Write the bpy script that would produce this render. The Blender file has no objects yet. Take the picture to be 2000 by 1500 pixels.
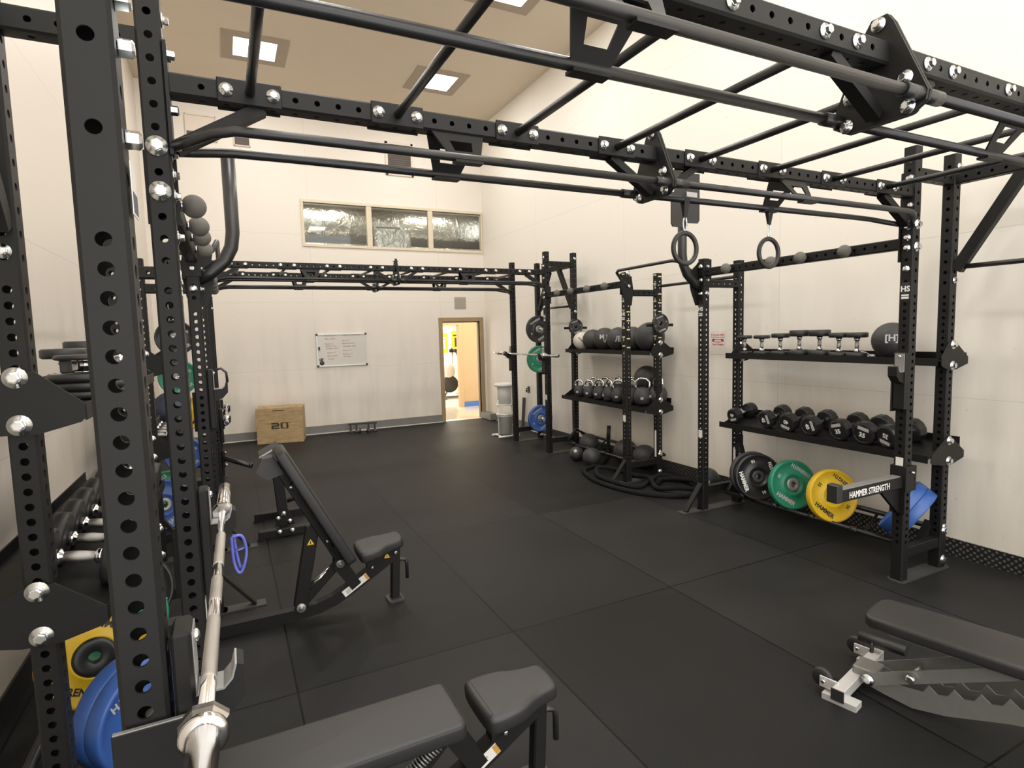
import bpy, math, random
from mathutils import Vector, Matrix
random.seed(7)
SC = bpy.context.scene
COL = SC.collection
PI = math.pi
V = Vector

# ------------------------------------------------------------------ mesh builder
class MB:
    def __init__(s):
        s.v = []; s.f = []; s.sm = []; s.mi = []; s.cur = 0
    def add(s, vs, fs, smooth=False):
        o = len(s.v); s.v += [tuple(p) for p in vs]
        for f in fs:
            s.f.append([i + o for i in f]); s.sm.append(smooth); s.mi.append(s.cur)
        return s
    def prism(s, poly, M, depth):
        """2D polygon (ccw) in M's xy plane, extruded along M's z from 0 to depth"""
        n = len(poly)
        vs = [M @ V((x, y, 0)) for x, y in poly] + [M @ V((x, y, depth)) for x, y in poly]
        fs = [list(range(n))[::-1], list(range(n, 2 * n))] + [[i, (i + 1) % n, n + (i + 1) % n, n + i] for i in range(n)]
        return s.add(vs, fs)
    def box(s, x0, x1, y0, y1, z0, z1, c=0.0):
        if x0 > x1: x0, x1 = x1, x0
        if y0 > y1: y0, y1 = y1, y0
        if z0 > z1: z0, z1 = z1, z0
        if c <= 0:
            vs = [(x, y, z) for z in (z0, z1) for y in (y0, y1) for x in (x0, x1)]
            return s.add(vs, [(0, 2, 3, 1), (4, 5, 7, 6), (0, 1, 5, 4), (2, 6, 7, 3), (0, 4, 6, 2), (1, 3, 7, 5)])
        c = min(c, (x1 - x0) * .45, (y1 - y0) * .45, (z1 - z0) * .45)
        X = (x0, x1); Y = (y0, y1); Z = (z0, z1); vs = []; idx = {}
        for i in (0, 1):
            for j in (0, 1):
                for k in (0, 1):
                    sx = c if i == 0 else -c; sy = c if j == 0 else -c; sz = c if k == 0 else -c
                    for a, p in (('x', (X[i], Y[j] + sy, Z[k] + sz)), ('y', (X[i] + sx, Y[j], Z[k] + sz)), ('z', (X[i] + sx, Y[j] + sy, Z[k]))):
                        idx[(i, j, k, a)] = len(vs); vs.append(p)
        g = idx; fs = []
        for q in (0, 1):
            fs.append([g[(q, 0, 0, 'x')], g[(q, 1, 0, 'x')], g[(q, 1, 1, 'x')], g[(q, 0, 1, 'x')]][::(1 if q else -1)])
            fs.append([g[(0, q, 0, 'y')], g[(1, q, 0, 'y')], g[(1, q, 1, 'y')], g[(0, q, 1, 'y')]][::(-1 if q else 1)])
            fs.append([g[(0, 0, q, 'z')], g[(1, 0, q, 'z')], g[(1, 1, q, 'z')], g[(0, 1, q, 'z')]][::(1 if q else -1)])
        for i in (0, 1):
            for j in (0, 1):
                fs.append([g[(i, j, 0, 'x')], g[(i, j, 0, 'y')], g[(i, j, 1, 'y')], g[(i, j, 1, 'x')]])
                fs.append([g[(i, 0, j, 'x')], g[(i, 0, j, 'z')], g[(i, 1, j, 'z')], g[(i, 1, j, 'x')]])
                fs.append([g[(0, i, j, 'y')], g[(0, i, j, 'z')], g[(1, i, j, 'z')], g[(1, i, j, 'y')]])
                for k in (0, 1):
                    fs.append([g[(i, j, k, 'x')], g[(i, j, k, 'y')], g[(i, j, k, 'z')]])
        return s.add(vs, fs)
    def bar(s, a, b, w, h, up=(0, 0, 1), c=0.0):
        """rectangular bar from a to b; w across, h along up"""
        a = V(a); b = V(b); d = (b - a); L = d.length; d = d / L
        u = V(up); u = (u - d * u.dot(d))
        if u.length < 1e-6: u = V((1, 0, 0)) - d * d.x
        u.normalize(); r = d.cross(u)
        M = Matrix(((r.x, u.x, -d.x, a.x), (r.y, u.y, -d.y, a.y), (r.z, u.z, -d.z, a.z), (0, 0, 0, 1)))
        w /= 2; h /= 2
        if c > 0:
            poly = [(-w + c, -h), (w - c, -h), (w, -h + c), (w, h - c), (w - c, h), (-w + c, h), (-w, h - c), (-w, -h + c)]
        else:
            poly = [(-w, -h), (w, -h), (w, h), (-w, h)]
        return s.prism(poly, M, -L)
    def tube(s, pts, r, n=12, caps=True, closed=False, rs=None):
        pts = [V(p) for p in pts]; m = len(pts); rings = []
        t0 = (pts[1] - pts[0]).normalized()
        ref = V((0, 0, 1)) if abs(t0.z) < .9 else V((1, 0, 0))
        u = (ref - t0 * ref.dot(t0)).normalized(); vs = []
        for i, p in enumerate(pts):
            if closed: t = (pts[(i + 1) % m] - pts[i - 1]).normalized()
            elif i == 0: t = t0
            elif i == m - 1: t = (pts[i] - pts[i - 1]).normalized()
            else: t = ((pts[i + 1] - p).normalized() + (p - pts[i - 1]).normalized()).normalized()
            u = (u - t * u.dot(t)).normalized(); w = t.cross(u)
            rr = rs[i] if rs else r
            for k in range(n):
                a = 2 * PI * k / n
                vs.append(p + (u * math.cos(a) + w * math.sin(a)) * rr)
        fs = []
        for i in range(m if closed else m - 1):
            j = (i + 1) % m
            for k in range(n):
                l = (k + 1) % n
                fs.append([i * n + k, i * n + l, j * n + l, j * n + k])
        s.add(vs, fs, True)
        if caps and not closed:
            o = len(s.v) - len(vs)
            s.f.append([o + k for k in range(n)][::-1]); s.sm.append(False); s.mi.append(s.cur)
            s.f.append([o + (m - 1) * n + k for k in range(n)]); s.sm.append(False); s.mi.append(s.cur)
        return s
    def lathe(s, prof, origin=(0, 0, 0), axis=(0, 0, 1), n=24, smooth=True, closed=False, phase=0.0):
        """prof: (r, h) points; revolve about axis through origin"""
        ax = V(axis).normalized(); ref = V((0, 0, 1)) if abs(ax.z) < .9 else V((1, 0, 0))
        u = (ref - ax * ref.dot(ax)).normalized(); w = ax.cross(u); o = V(origin); vs = []
        for r, h in prof:
            for k in range(n):
                a = 2 * PI * k / n + phase
                vs.append(o + ax * h + (u * math.cos(a) + w * math.sin(a)) * r)
        fs = []; m = len(prof)
        for i in range(m if closed else m - 1):
            j = (i + 1) % m
            for k in range(n):
                l = (k + 1) % n
                fs.append([i * n + k, i * n + l, j * n + l, j * n + k])
        s.add(vs, fs, smooth)
        if not closed:
            b = len(s.v) - len(vs)
            if prof[0][0] > 1e-5:
                s.f.append([b + k for k in range(n)][::-1]); s.sm.append(False); s.mi.append(s.cur)
            if prof[-1][0] > 1e-5:
                s.f.append([b + (m - 1) * n + k for k in range(n)]); s.sm.append(False); s.mi.append(s.cur)
        return s
    def sphere(s, c, r, n=20, sq=(1, 1, 1)):
        vs = [];  m = n // 2
        for i in range(m + 1):
            th = PI * i / m
            for k in range(n):
                a = 2 * PI * k / n
                vs.append((c[0] + r * sq[0] * math.sin(th) * math.cos(a), c[1] + r * sq[1] * math.sin(th) * math.sin(a), c[2] + r * sq[2] * math.cos(th)))
        fs = []
        for i in range(m):
            for k in range(n):
                l = (k + 1) % n
                fs.append([i * n + k, (i + 1) * n + k, (i + 1) * n + l, i * n + l])
        return s.add(vs, fs, True)
    def tf(s, M, start=0):
        s.v = s.v[:start] + [tuple(M @ V(p)) for p in s.v[start:]]
        return s
    def mesh(s, name, mats):
        me = bpy.data.meshes.new(name)
        me.from_pydata(s.v, [], s.f); me.validate(clean_customdata=False)
        if not isinstance(mats, (list, tuple)): mats = [mats]
        for m in mats: me.materials.append(m)
        if len(me.polygons) == len(s.f):
            me.polygons.foreach_set('use_smooth', s.sm)
            me.polygons.foreach_set('material_index', s.mi)
        me.update()
        return me

OFF = {}
def root_off(p):
    while p is not None and p.parent is not None: p = p.parent
    return OFF.get(p.name, V((0, 0, 0))) if p is not None else V((0, 0, 0))
def link(name, data, parent=None):
    o = bpy.data.objects.new(name, data); COL.objects.link(o)
    if parent is not None: o.parent = parent
    return o
def build(name, mb, mat, parent=None, loc=None, bev=0):
    """mesh in the thing's own world/build coordinates"""
    off = root_off(parent)
    if off.length > 0: mb.v = [(x - off.x, y - off.y, z - off.z) for x, y, z in mb.v]
    o = link(name, mb.mesh(name, mat), parent)
    if loc: o.location = loc
    return o
def place(name, me, parent, M):
    """instance of a shared mesh at world matrix M under a thing (thing itself unrotated)"""
    o = link(name, me, parent)
    off = root_off(parent)
    o.matrix_basis = Matrix.Translation(-off) @ M
    return o
def tag(o, label, cat, group=None, kind=None):
    o['label'] = label; o['category'] = cat
    if group: o['group'] = group
    if kind: o['kind'] = kind
    return o
def thing(name, label, cat, loc=(0, 0, 0), group=None):
    o = link(name, None); o.empty_display_size = .1
    o.location = loc; OFF[o.name] = V(loc)
    return tag(o, label, cat, group)
def local(name, label, cat, group=None):
    """a thing built about the origin, to be moved afterwards"""
    o = link(name, None); o.empty_display_size = .1
    return tag(o, label, cat, group)
def struct(name, mb, mat):
    o = link(name, mb.mesh(name, mat)); o['kind'] = 'structure'
    return o
def dup(r, M, label=None, group=None):
    c = r.copy(); COL.objects.link(c); c.matrix_basis = M
    if label: c['label'] = label
    if group: c['group'] = group
    def rec(a, b):
        for ch in [q for q in COL.objects if q.parent is a]:
            d = ch.copy(); COL.objects.link(d); d.parent = b
            rec(ch, d)
    rec(r, c)
    return c
def frame(o, x, y):
    """matrix with origin o, x and y axes"""
    x = V(x).normalized(); y = V(y); y = (y - x * y.dot(x)).normalized(); z = x.cross(y); o = V(o)
    return Matrix(((x.x, y.x, z.x, o.x), (x.y, y.y, z.y, o.y), (x.z, y.z, z.z, o.z), (0, 0, 0, 1)))
def lookz(o, z, roll=0.0):
    """matrix whose z axis points along z"""
    z = V(z).normalized(); ref = V((0, 0, 1)) if abs(z.z) < .95 else V((0, 1, 0))
    x = ref.cross(z).normalized(); y = z.cross(x)
    M = Matrix(((x.x, y.x, z.x, o[0]), (x.y, y.y, z.y, o[1]), (x.z, y.z, z.z, o[2]), (0, 0, 0, 1)))
    return M @ Matrix.Rotation(roll, 4, 'Z')
def text(name, body, size, mat, parent, M, bold=0.0, ext=.0004, align='CENTER', sx=1.0, spacing=1.0):
    cu = bpy.data.curves.new(name, 'FONT'); cu.body = body; cu.size = size
    cu.align_x = align; cu.align_y = 'CENTER'; cu.extrude = ext; cu.offset = bold * size
    cu.resolution_u = 2; cu.space_character = spacing; cu.materials.append(mat)
    tmp = bpy.data.objects.new(name, cu); me = bpy.data.meshes.new_from_object(tmp); me.name = name
    bpy.data.objects.remove(tmp); bpy.data.curves.remove(cu)
    if not me.materials: me.materials.append(mat)
    o = link(name, me, parent)
    off = root_off(parent)
    o.matrix_basis = Matrix.Translation(-off) @ M @ Matrix.Diagonal((sx, 1, 1, 1))
    return o

# ------------------------------------------------------------------ materials
def principled(name, col, rough=.5, metal=0.0, spec=.5, noise=0.0, nscale=40, bump=0.0, bscale=200, rvar=0.0, emit=None, estr=0.0):
    m = bpy.data.materials.new(name); m.use_nodes = True
    nt = m.node_tree; b = nt.nodes['Principled BSDF']
    b.inputs['Base Color'].default_value = (*col, 1); b.inputs['Roughness'].default_value = rough
    b.inputs['Metallic'].default_value = metal; b.inputs['Specular IOR Level'].default_value = spec
    if emit:
        b.inputs['Emission Color'].default_value = (*emit, 1); b.inputs['Emission Strength'].default_value = estr
    tc = nt.nodes.new('ShaderNodeTexCoord')
    if noise > 0 or rvar > 0:
        nz = nt.nodes.new('ShaderNodeTexNoise'); nz.inputs['Scale'].default_value = nscale; nz.inputs['Detail'].default_value = 4
        nt.links.new(tc.outputs['Object'], nz.inputs['Vector'])
        if noise > 0:
            mx = nt.nodes.new('ShaderNodeMixRGB'); mx.blend_type = 'MIX'
            mx.inputs['Color1'].default_value = (*[c * (1 - noise) for c in col], 1)
            mx.inputs['Color2'].default_value = (*[min(1, c * (1 + noise)) for c in col], 1)
            nt.links.new(nz.outputs['Fac'], mx.inputs['Fac']); nt.links.new(mx.outputs['Color'], b.inputs['Base Color'])
        if rvar > 0:
            mr = nt.nodes.new('ShaderNodeMapRange'); mr.inputs['To Min'].default_value = max(.02, rough - rvar); mr.inputs['To Max'].default_value = rough + rvar
            nt.links.new(nz.outputs['Fac'], mr.inputs['Value']); nt.links.new(mr.outputs['Result'], b.inputs['Roughness'])
    if bump > 0:
        n2 = nt.nodes.new('ShaderNodeTexNoise'); n2.inputs['Scale'].default_value = bscale; n2.inputs['Detail'].default_value = 3
        bp = nt.nodes.new('ShaderNodeBump'); bp.inputs['Strength'].default_value = bump; bp.inputs['Distance'].default_value = .004
        nt.links.new(tc.outputs['Object'], n2.inputs['Vector']); nt.links.new(n2.outputs['Fac'], bp.inputs['Height'])
        nt.links.new(bp.outputs['Normal'], b.inputs['Normal'])
    return m

M = {}
M['steel'] = principled('black_powder_coat', (.0078, .0077, .0075), .5, spec=.2, noise=.18, nscale=25, bump=.06, bscale=700, rvar=.06)
M['tube'] = principled('black_tube_coat', (.010, .010, .0107), .38, noise=.25, nscale=12, rvar=.08)
M['zinc'] = principled('zinc_plated_steel', (.72, .74, .74), .24, metal=1.0, noise=.1, nscale=60, rvar=.06)
M['chrome'] = principled('chrome', (.82, .82, .83), .11, metal=1.0, rvar=.03)
M['knurl'] = principled('knurled_steel', (.60, .57, .53), .38, metal=1.0, noise=.12, nscale=300, bump=.5, bscale=900)
M['silver'] = principled('silver_paint', (.20, .20, .185), .45, metal=.5, noise=.12, nscale=30)
M['vinyl'] = principled('black_vinyl', (.0135, .0128, .0132), .47, noise=.12, nscale=18, bump=.10, bscale=500)
M['rubber'] = principled('black_rubber', (.013, .013, .0135), .5, noise=.2, nscale=40, bump=.05, bscale=400)
M['urethane'] = principled('black_urethane', (.012, .012, .013), .33, noise=.2, nscale=30)
M['ball'] = principled('ball_rubber', (.026, .025, .026), .55, noise=.2, nscale=30, bump=.12, bscale=500)
M['grip'] = principled('grey_grip_rubber', (.105, .098, .085), .7, noise=.12, nscale=40, bump=.15, bscale=400)
M['dark'] = principled('dark_void', (.004, .004, .004), .8)
M['white'] = principled('white_print', (.80, .79, .75), .6, noise=.05)
M['label'] = principled('white_label', (.72, .69, .64), .5, noise=.06, nscale=80)
M['greytext'] = principled('grey_print', (.42, .42, .42), .6, noise=.05)
M['yellow'] = principled('yellow_rubber', (.76, .47, .010), .42, noise=.10, nscale=60, bump=.05, bscale=300)
M['green'] = principled('green_rubber', (.012, .20, .105), .42, noise=.12, nscale=60)
M['blue'] = principled('blue_rubber', (.030, .095, .36), .40, noise=.12, nscale=60)
M['navy'] = principled('slate_blue_rubber', (.045, .06, .10), .6, noise=.15)
M['band'] = principled('blue_strap', (.10, .12, .52), .45, noise=.15)
M['hubgrey'] = principled('grey_hub_steel', (.30, .30, .29), .4, metal=.6, noise=.1)
M['caution'] = principled('caution_yellow', (.80, .50, .01), .5)
M['orange'] = principled('orange_print', (.50, .26, .05), .5)
M['ply_dark'] = principled('burnt_print', (.035, .022, .010), .7)
M['trimpaint'] = principled('cream_trim_paint', (.70, .60, .44), .5, noise=.05, nscale=8)
M['doorpaint'] = principled('tan_door_paint', (.31, .215, .115), .5, noise=.06, nscale=6)
M['doorlight'] = principled('light_tan_paint', (.46, .29, .12), .5, noise=.05, nscale=6)
M['bluebase'] = principled('blue_vinyl_base', (.03, .12, .36), .5, noise=.05)
M['greybase'] = principled('grey_vinyl_base', (.165, .16, .145), .5, noise=.15, nscale=8)
M['whitetile'] = principled('white_floor_strip', (.85, .83, .78), .5, noise=.04)
M['alu'] = principled('aluminium_frame', (.70, .69, .67), .35, metal=.5, noise=.05)
M['boardwhite'] = principled('whiteboard_enamel', (.62, .585, .53), .3, noise=.04, nscale=5)
M['red'] = principled('red_print', (.42, .02, .03), .6, noise=.08)
M['redink'] = principled('red_marker', (.42, .20, .17), .7)
M['darkink'] = principled('dark_marker', (.26, .17, .15), .7)
M['paper'] = principled('white_paper', (.78, .74, .68), .7, noise=.03)
M['ventgrey'] = principled('vent_grey', (.40, .37, .31), .6, noise=.12, nscale=60)
M['ventdark'] = principled('brown_vent_board', (.085, .065, .055), .7, noise=.15, nscale=10)
M['wallpaint2'] = principled('wall_white_frame', (.75, .64, .54), .6, noise=.04)
M['plasticwhite'] = principled('white_plastic', (.80, .78, .74), .4, noise=.03)
M['plasticclear'] = principled('cloudy_plastic', (.55, .54, .50), .3, noise=.1, nscale=20)
M['rope'] = principled('black_rope', (.0085, .0085, .009), .95, spec=.15, noise=.35, nscale=90, bump=.5, bscale=160)
M['oldpad'] = principled('dull_black_plate', (.030, .030, .031), .6, noise=.15)
M['whiteball'] = principled('cream_ball_vinyl', (.62, .58, .50), .55, noise=.06)
M['webbing'] = principled('black_webbing', (.012, .012, .012), .8, noise=.3, nscale=120)
M['tape'] = principled('pale_yellow_tape', (.72, .64, .33), .6, noise=.06)
M['diffuser'] = principled('light_diffuser', (1, 1, 1), .5, emit=(1.0, .93, .84), estr=9.0)
M['lightframe'] = principled('light_frame_trim', (.34, .27, .20), .55, noise=.05)
M['glowwall'] = principled('bright_wall', (.85, .76, .52), .6, noise=.05)
M['sleeve'] = principled('barbell_sleeve', (.66, .64, .62), .17, metal=1.0, rvar=.05)

def foil():
    m = bpy.data.materials.new('foil_insulation'); m.use_nodes = True; nt = m.node_tree; b = nt.nodes['Principled BSDF']
    b.inputs['Base Color'].default_value = (.62, .60, .56, 1); b.inputs['Metallic'].default_value = 1.0; b.inputs['Roughness'].default_value = .30
    tc = nt.nodes.new('ShaderNodeTexCoord'); n = nt.nodes.new('ShaderNodeTexNoise'); n.inputs['Scale'].default_value = 7; n.inputs['Detail'].default_value = 5; n.inputs['Distortion'].default_value = .8
    bp = nt.nodes.new('ShaderNodeBump'); bp.inputs['Strength'].default_value = .8; bp.inputs['Distance'].default_value = .05
    nt.links.new(tc.outputs['Object'], n.inputs['Vector']); nt.links.new(n.outputs['Fac'], bp.inputs['Height']); nt.links.new(bp.outputs['Normal'], b.inputs['Normal'])
    return m
M['foil'] = foil()

def glass():
    m = bpy.data.materials.new('window_glass'); m.use_nodes = True; nt = m.node_tree
    for n in list(nt.nodes): nt.nodes.remove(n)
    out = nt.nodes.new('ShaderNodeOutputMaterial'); mix = nt.nodes.new('ShaderNodeMixShader'); tr = nt.nodes.new('ShaderNodeBsdfTransparent')
    gl = nt.nodes.new('ShaderNodeBsdfGlossy'); gl.inputs['Roughness'].default_value = .03; tr.inputs['Color'].default_value = (.86, .88, .86, 1)
    fr = nt.nodes.new('ShaderNodeFresnel'); fr.inputs['IOR'].default_value = 1.5
    nt.links.new(fr.outputs['Fac'], mix.inputs['Fac']); nt.links.new(tr.outputs['BSDF'], mix.inputs[1]); nt.links.new(gl.outputs['BSDF'], mix.inputs[2])
    nt.links.new(mix.outputs['Shader'], out.inputs['Surface'])
    return m
M['glass'] = glass()

def floor_mat():
    m = bpy.data.materials.new('rubber_floor_tiles'); m.use_nodes = True; nt = m.node_tree; b = nt.nodes['Principled BSDF']; L = nt.links.new
    tc = nt.nodes.new('ShaderNodeTexCoord'); sp = nt.nodes.new('ShaderNodeSeparateXYZ'); cb = nt.nodes.new('ShaderNodeCombineXYZ')
    L(tc.outputs['Object'], sp.inputs[0])
    ax = nt.nodes.new('ShaderNodeMath'); ax.operation = 'ADD'; ax.inputs[1].default_value = -.218 + 1.255 * 8
    ay = nt.nodes.new('ShaderNodeMath'); ay.operation = 'ADD'; ay.inputs[1].default_value = -3.05 + 1.92 * 8
    L(sp.outputs['X'], ax.inputs[0]); L(sp.outputs['Y'], ay.inputs[0]); L(ay.outputs[0], cb.inputs['X']); L(ax.outputs[0], cb.inputs['Y'])
    br = nt.nodes.new('ShaderNodeTexBrick'); br.offset = 0.0; br.inputs['Scale'].default_value = 1.0
    br.inputs['Brick Width'].default_value = 1.92; br.inputs['Row Height'].default_value = 1.255; br.inputs['Mortar Size'].default_value = .006; br.inputs['Mortar Smooth'].default_value = .3
    br.inputs['Color1'].default_value = (.0088, .0088, .0089, 1); br.inputs['Color2'].default_value = (.0150, .0149, .0150, 1); br.inputs['Mortar'].default_value = (.0010, .0010, .0010, 1)
    L(cb.outputs[0], br.inputs['Vector'])
    n1 = nt.nodes.new('ShaderNodeTexNoise'); n1.inputs['Scale'].default_value = 1.3; n1.inputs['Detail'].default_value = 5
    n2 = nt.nodes.new('ShaderNodeTexNoise'); n2.inputs['Scale'].default_value = 260; n2.inputs['Detail'].default_value = 2
    L(tc.outputs['Object'], n1.inputs['Vector']); L(tc.outputs['Object'], n2.inputs['Vector'])
    m1 = nt.nodes.new('ShaderNodeMixRGB'); m1.blend_type = 'MULTIPLY'; m1.inputs['Fac'].default_value = 1
    r1 = nt.nodes.new('ShaderNodeMapRange'); r1.inputs['From Min'].default_value = .3; r1.inputs['From Max'].default_value = .7; r1.inputs['To Min'].default_value = .8; r1.inputs['To Max'].default_value = 1.2
    L(n1.outputs['Fac'], r1.inputs['Value']); L(br.outputs['Color'], m1.inputs['Color1']); L(r1.outputs['Result'], m1.inputs['Color2'])
    m2 = nt.nodes.new('ShaderNodeMixRGB'); m2.blend_type = 'MULTIPLY'; m2.inputs['Fac'].default_value = 1
    r2 = nt.nodes.new('ShaderNodeMapRange'); r2.inputs['From Min'].default_value = .35; r2.inputs['From Max'].default_value = .65; r2.inputs['To Min'].default_value = .7; r2.inputs['To Max'].default_value = 1.35
    L(n2.outputs['Fac'], r2.inputs['Value']); L(m1.outputs['Color'], m2.inputs['Color1']); L(r2.outputs['Result'], m2.inputs['Color2'])
    L(m2.outputs['Color'], b.inputs['Base Color'])
    rr = nt.nodes.new('ShaderNodeMapRange'); rr.inputs['To Min'].default_value = .46; rr.inputs['To Max'].default_value = .62
    L(n1.outputs['Fac'], rr.inputs['Value']); L(rr.outputs['Result'], b.inputs['Roughness'])
    bp = nt.nodes.new('ShaderNodeBump'); bp.inputs['Strength'].default_value = .25; bp.inputs['Distance'].default_value = .002
    L(n2.outputs['Fac'], bp.inputs['Height']); L(bp.outputs['Normal'], b.inputs['Normal'])
    b.inputs['Specular IOR Level'].default_value = .13
    return m
M['floor'] = floor_mat()

def wall_mat(name, col, axis, streak):
    """painted panels; axis = world axis running along the wall ('X' or 'Y')"""
    m = bpy.data.materials.new(name); m.use_nodes = True; nt = m.node_tree; b = nt.nodes['Principled BSDF']; L = nt.links.new
    tc = nt.nodes.new('ShaderNodeTexCoord'); sp = nt.nodes.new('ShaderNodeSeparateXYZ'); cb = nt.nodes.new('ShaderNodeCombineXYZ')
    L(tc.outputs['Object'], sp.inputs[0])
    ax = nt.nodes.new('ShaderNodeMath'); ax.operation = 'ADD'; ax.inputs[1].default_value = -1.507 + 2.515 * 8
    L(sp.outputs[axis], ax.inputs[0]); L(ax.outputs[0], cb.inputs['X']); L(sp.outputs['Z'], cb.inputs['Y'])
    br = nt.nodes.new('ShaderNodeTexBrick'); br.offset = 0.0; br.inputs['Scale'].default_value = 1
    br.inputs['Brick Width'].default_value = 2.515; br.inputs['Row Height'].default_value = 1.25; br.inputs['Mortar Size'].default_value = .0035; br.inputs['Mortar Smooth'].default_value = .4
    br.inputs['Color1'].default_value = (*col, 1); br.inputs['Color2'].default_value = (*[c * .985 for c in col], 1); br.inputs['Mortar'].default_value = (*[c * .80 for c in col], 1)
    L(cb.outputs[0], br.inputs['Vector'])
    # vertical streaks of darker tone, mostly low on the wall
    mp = nt.nodes.new('ShaderNodeMapping'); mp.inputs['Scale'].default_value = (2.2, 2.2, .35)
    n1 = nt.nodes.new('ShaderNodeTexNoise'); n1.inputs['Scale'].default_value = 1.6; n1.inputs['Detail'].default_value = 6; n1.inputs['Roughness'].default_value = .6
    L(tc.outputs['Object'], mp.inputs['Vector']); L(mp.outputs['Vector'], n1.inputs['Vector'])
    hz = nt.nodes.new('ShaderNodeMapRange'); hz.inputs['From Min'].default_value = 2.6; hz.inputs['From Max'].default_value = .8
    L(sp.outputs['Z'], hz.inputs['Value'])
    rn = nt.nodes.new('ShaderNodeMapRange'); rn.inputs['From Min'].default_value = .42; rn.inputs['From Max'].default_value = .72
    L(n1.outputs['Fac'], rn.inputs['Value'])
    mu = nt.nodes.new('ShaderNodeMath'); mu.operation = 'MULTIPLY'; L(hz.outputs['Result'], mu.inputs[0]); L(rn.outputs['Result'], mu.inputs[1])
    mu2 = nt.nodes.new('ShaderNodeMath'); mu2.operation = 'MULTIPLY'; mu2.inputs[1].default_value = streak; L(mu.outputs[0], mu2.inputs[0])
    mx = nt.nodes.new('ShaderNodeMixRGB'); L(mu2.outputs[0], mx.inputs['Fac']); L(br.outputs['Color'], mx.inputs['Color1']); mx.inputs['Color2'].default_value = (col[0] * .50, col[1] * .50, col[2] * .50, 1)
    # yellowish water stain near the floor
    ys = nt.nodes.new('ShaderNodeMapRange'); ys.inputs['From Min'].default_value = .55; ys.inputs['From Max'].default_value = .05; ys.inputs['To Max'].default_value = .32
    n3 = nt.nodes.new('ShaderNodeTexNoise'); n3.inputs['Scale'].default_value = 1.1; L(tc.outputs['Object'], n3.inputs['Vector'])
    mz = nt.nodes.new('ShaderNodeMath'); mz.operation = 'MULTIPLY'; L(sp.outputs['Z'], ys.inputs['Value']); L(ys.outputs['Result'], mz.inputs[0]); L(n3.outputs['Fac'], mz.inputs[1])
    my = nt.nodes.new('ShaderNodeMixRGB'); L(mz.outputs[0], my.inputs['Fac']); L(mx.outputs['Color'], my.inputs['Color1']); my.inputs['Color2'].default_value = (.66, .58, .32, 1)
    # small specks
    n2 = nt.nodes.new('ShaderNodeTexNoise'); n2.inputs['Scale'].default_value = 22; n2.inputs['Detail'].default_value = 3
    L(tc.outputs['Object'], n2.inputs['Vector'])
    r2 = nt.nodes.new('ShaderNodeMapRange'); r2.inputs['From Min'].default_value = .70; r2.inputs['From Max'].default_value = .78; r2.inputs['To Max'].default_value = .35
    L(n2.outputs['Fac'], r2.inputs['Value'])
    ms = nt.nodes.new('ShaderNodeMixRGB'); L(r2.outputs['Result'], ms.inputs['Fac']); L(my.outputs['Color'], ms.inputs['Color1']); ms.inputs['Color2'].default_value = (col[0] * .45, col[1] * .42, col[2] * .4, 1)
    L(ms.outputs['Color'], b.inputs['Base Color']); b.inputs['Roughness'].default_value = .5; b.inputs['Specular IOR Level'].default_value = .35
    return m
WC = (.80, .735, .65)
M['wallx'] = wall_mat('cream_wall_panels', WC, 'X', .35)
M['wally'] = wall_mat('cream_wall_panels_lit', (.87, .82, .735), 'Y', .32)  # same cream paint, lightened in place of light missing on the right wall
M['wallz'] = wall_mat('cream_wall_panels_dimmed', (.72, .655, .575), 'Y', .45)  # same cream paint, darkened to offset too much light on the left wall
M['ceil'] = principled('tan_ceiling_paint', (.66, .56, .43), .7, noise=.04, nscale=2)

def diamond():
    m = bpy.data.materials.new('diamond_plate'); m.use_nodes = True; nt = m.node_tree; b = nt.nodes['Principled BSDF']; L = nt.links.new
    tc = nt.nodes.new('ShaderNodeTexCoord'); mp = nt.nodes.new('ShaderNodeMapping'); mp.inputs['Rotation'].default_value = (PI / 4, 0, 0)
    L(tc.outputs['Object'], mp.inputs['Vector'])
    ck = nt.nodes.new('ShaderNodeTexVoronoi'); ck.voronoi_dimensions = '2D'; ck.inputs['Scale'].default_value = 30; ck.inputs['Randomness'].default_value = .15
    sx = nt.nodes.new('ShaderNodeSeparateXYZ'); cx = nt.nodes.new('ShaderNodeCombineXYZ'); L(mp.outputs['Vector'], sx.inputs[0]); L(sx.outputs['Y'], cx.inputs['X']); L(sx.outputs['Z'], cx.inputs['Y']); L(cx.outputs[0], ck.inputs['Vector'])
    r = nt.nodes.new('ShaderNodeMapRange'); r.inputs['From Min'].default_value = .36; r.inputs['From Max'].default_value = .20
    L(ck.outputs['Distance'], r.inputs['Value'])
    mx = nt.nodes.new('ShaderNodeMixRGB'); L(r.outputs['Result'], mx.inputs['Fac']); mx.inputs['Color1'].default_value = (.025, .024, .024, 1); mx.inputs['Color2'].default_value = (.20, .195, .19, 1)
    L(mx.outputs['Color'], b.inputs['Base Color']); b.inputs['Metallic'].default_value = .5; b.inputs['Roughness'].default_value = .35
    return m
M['diamond'] = diamond()

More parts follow.
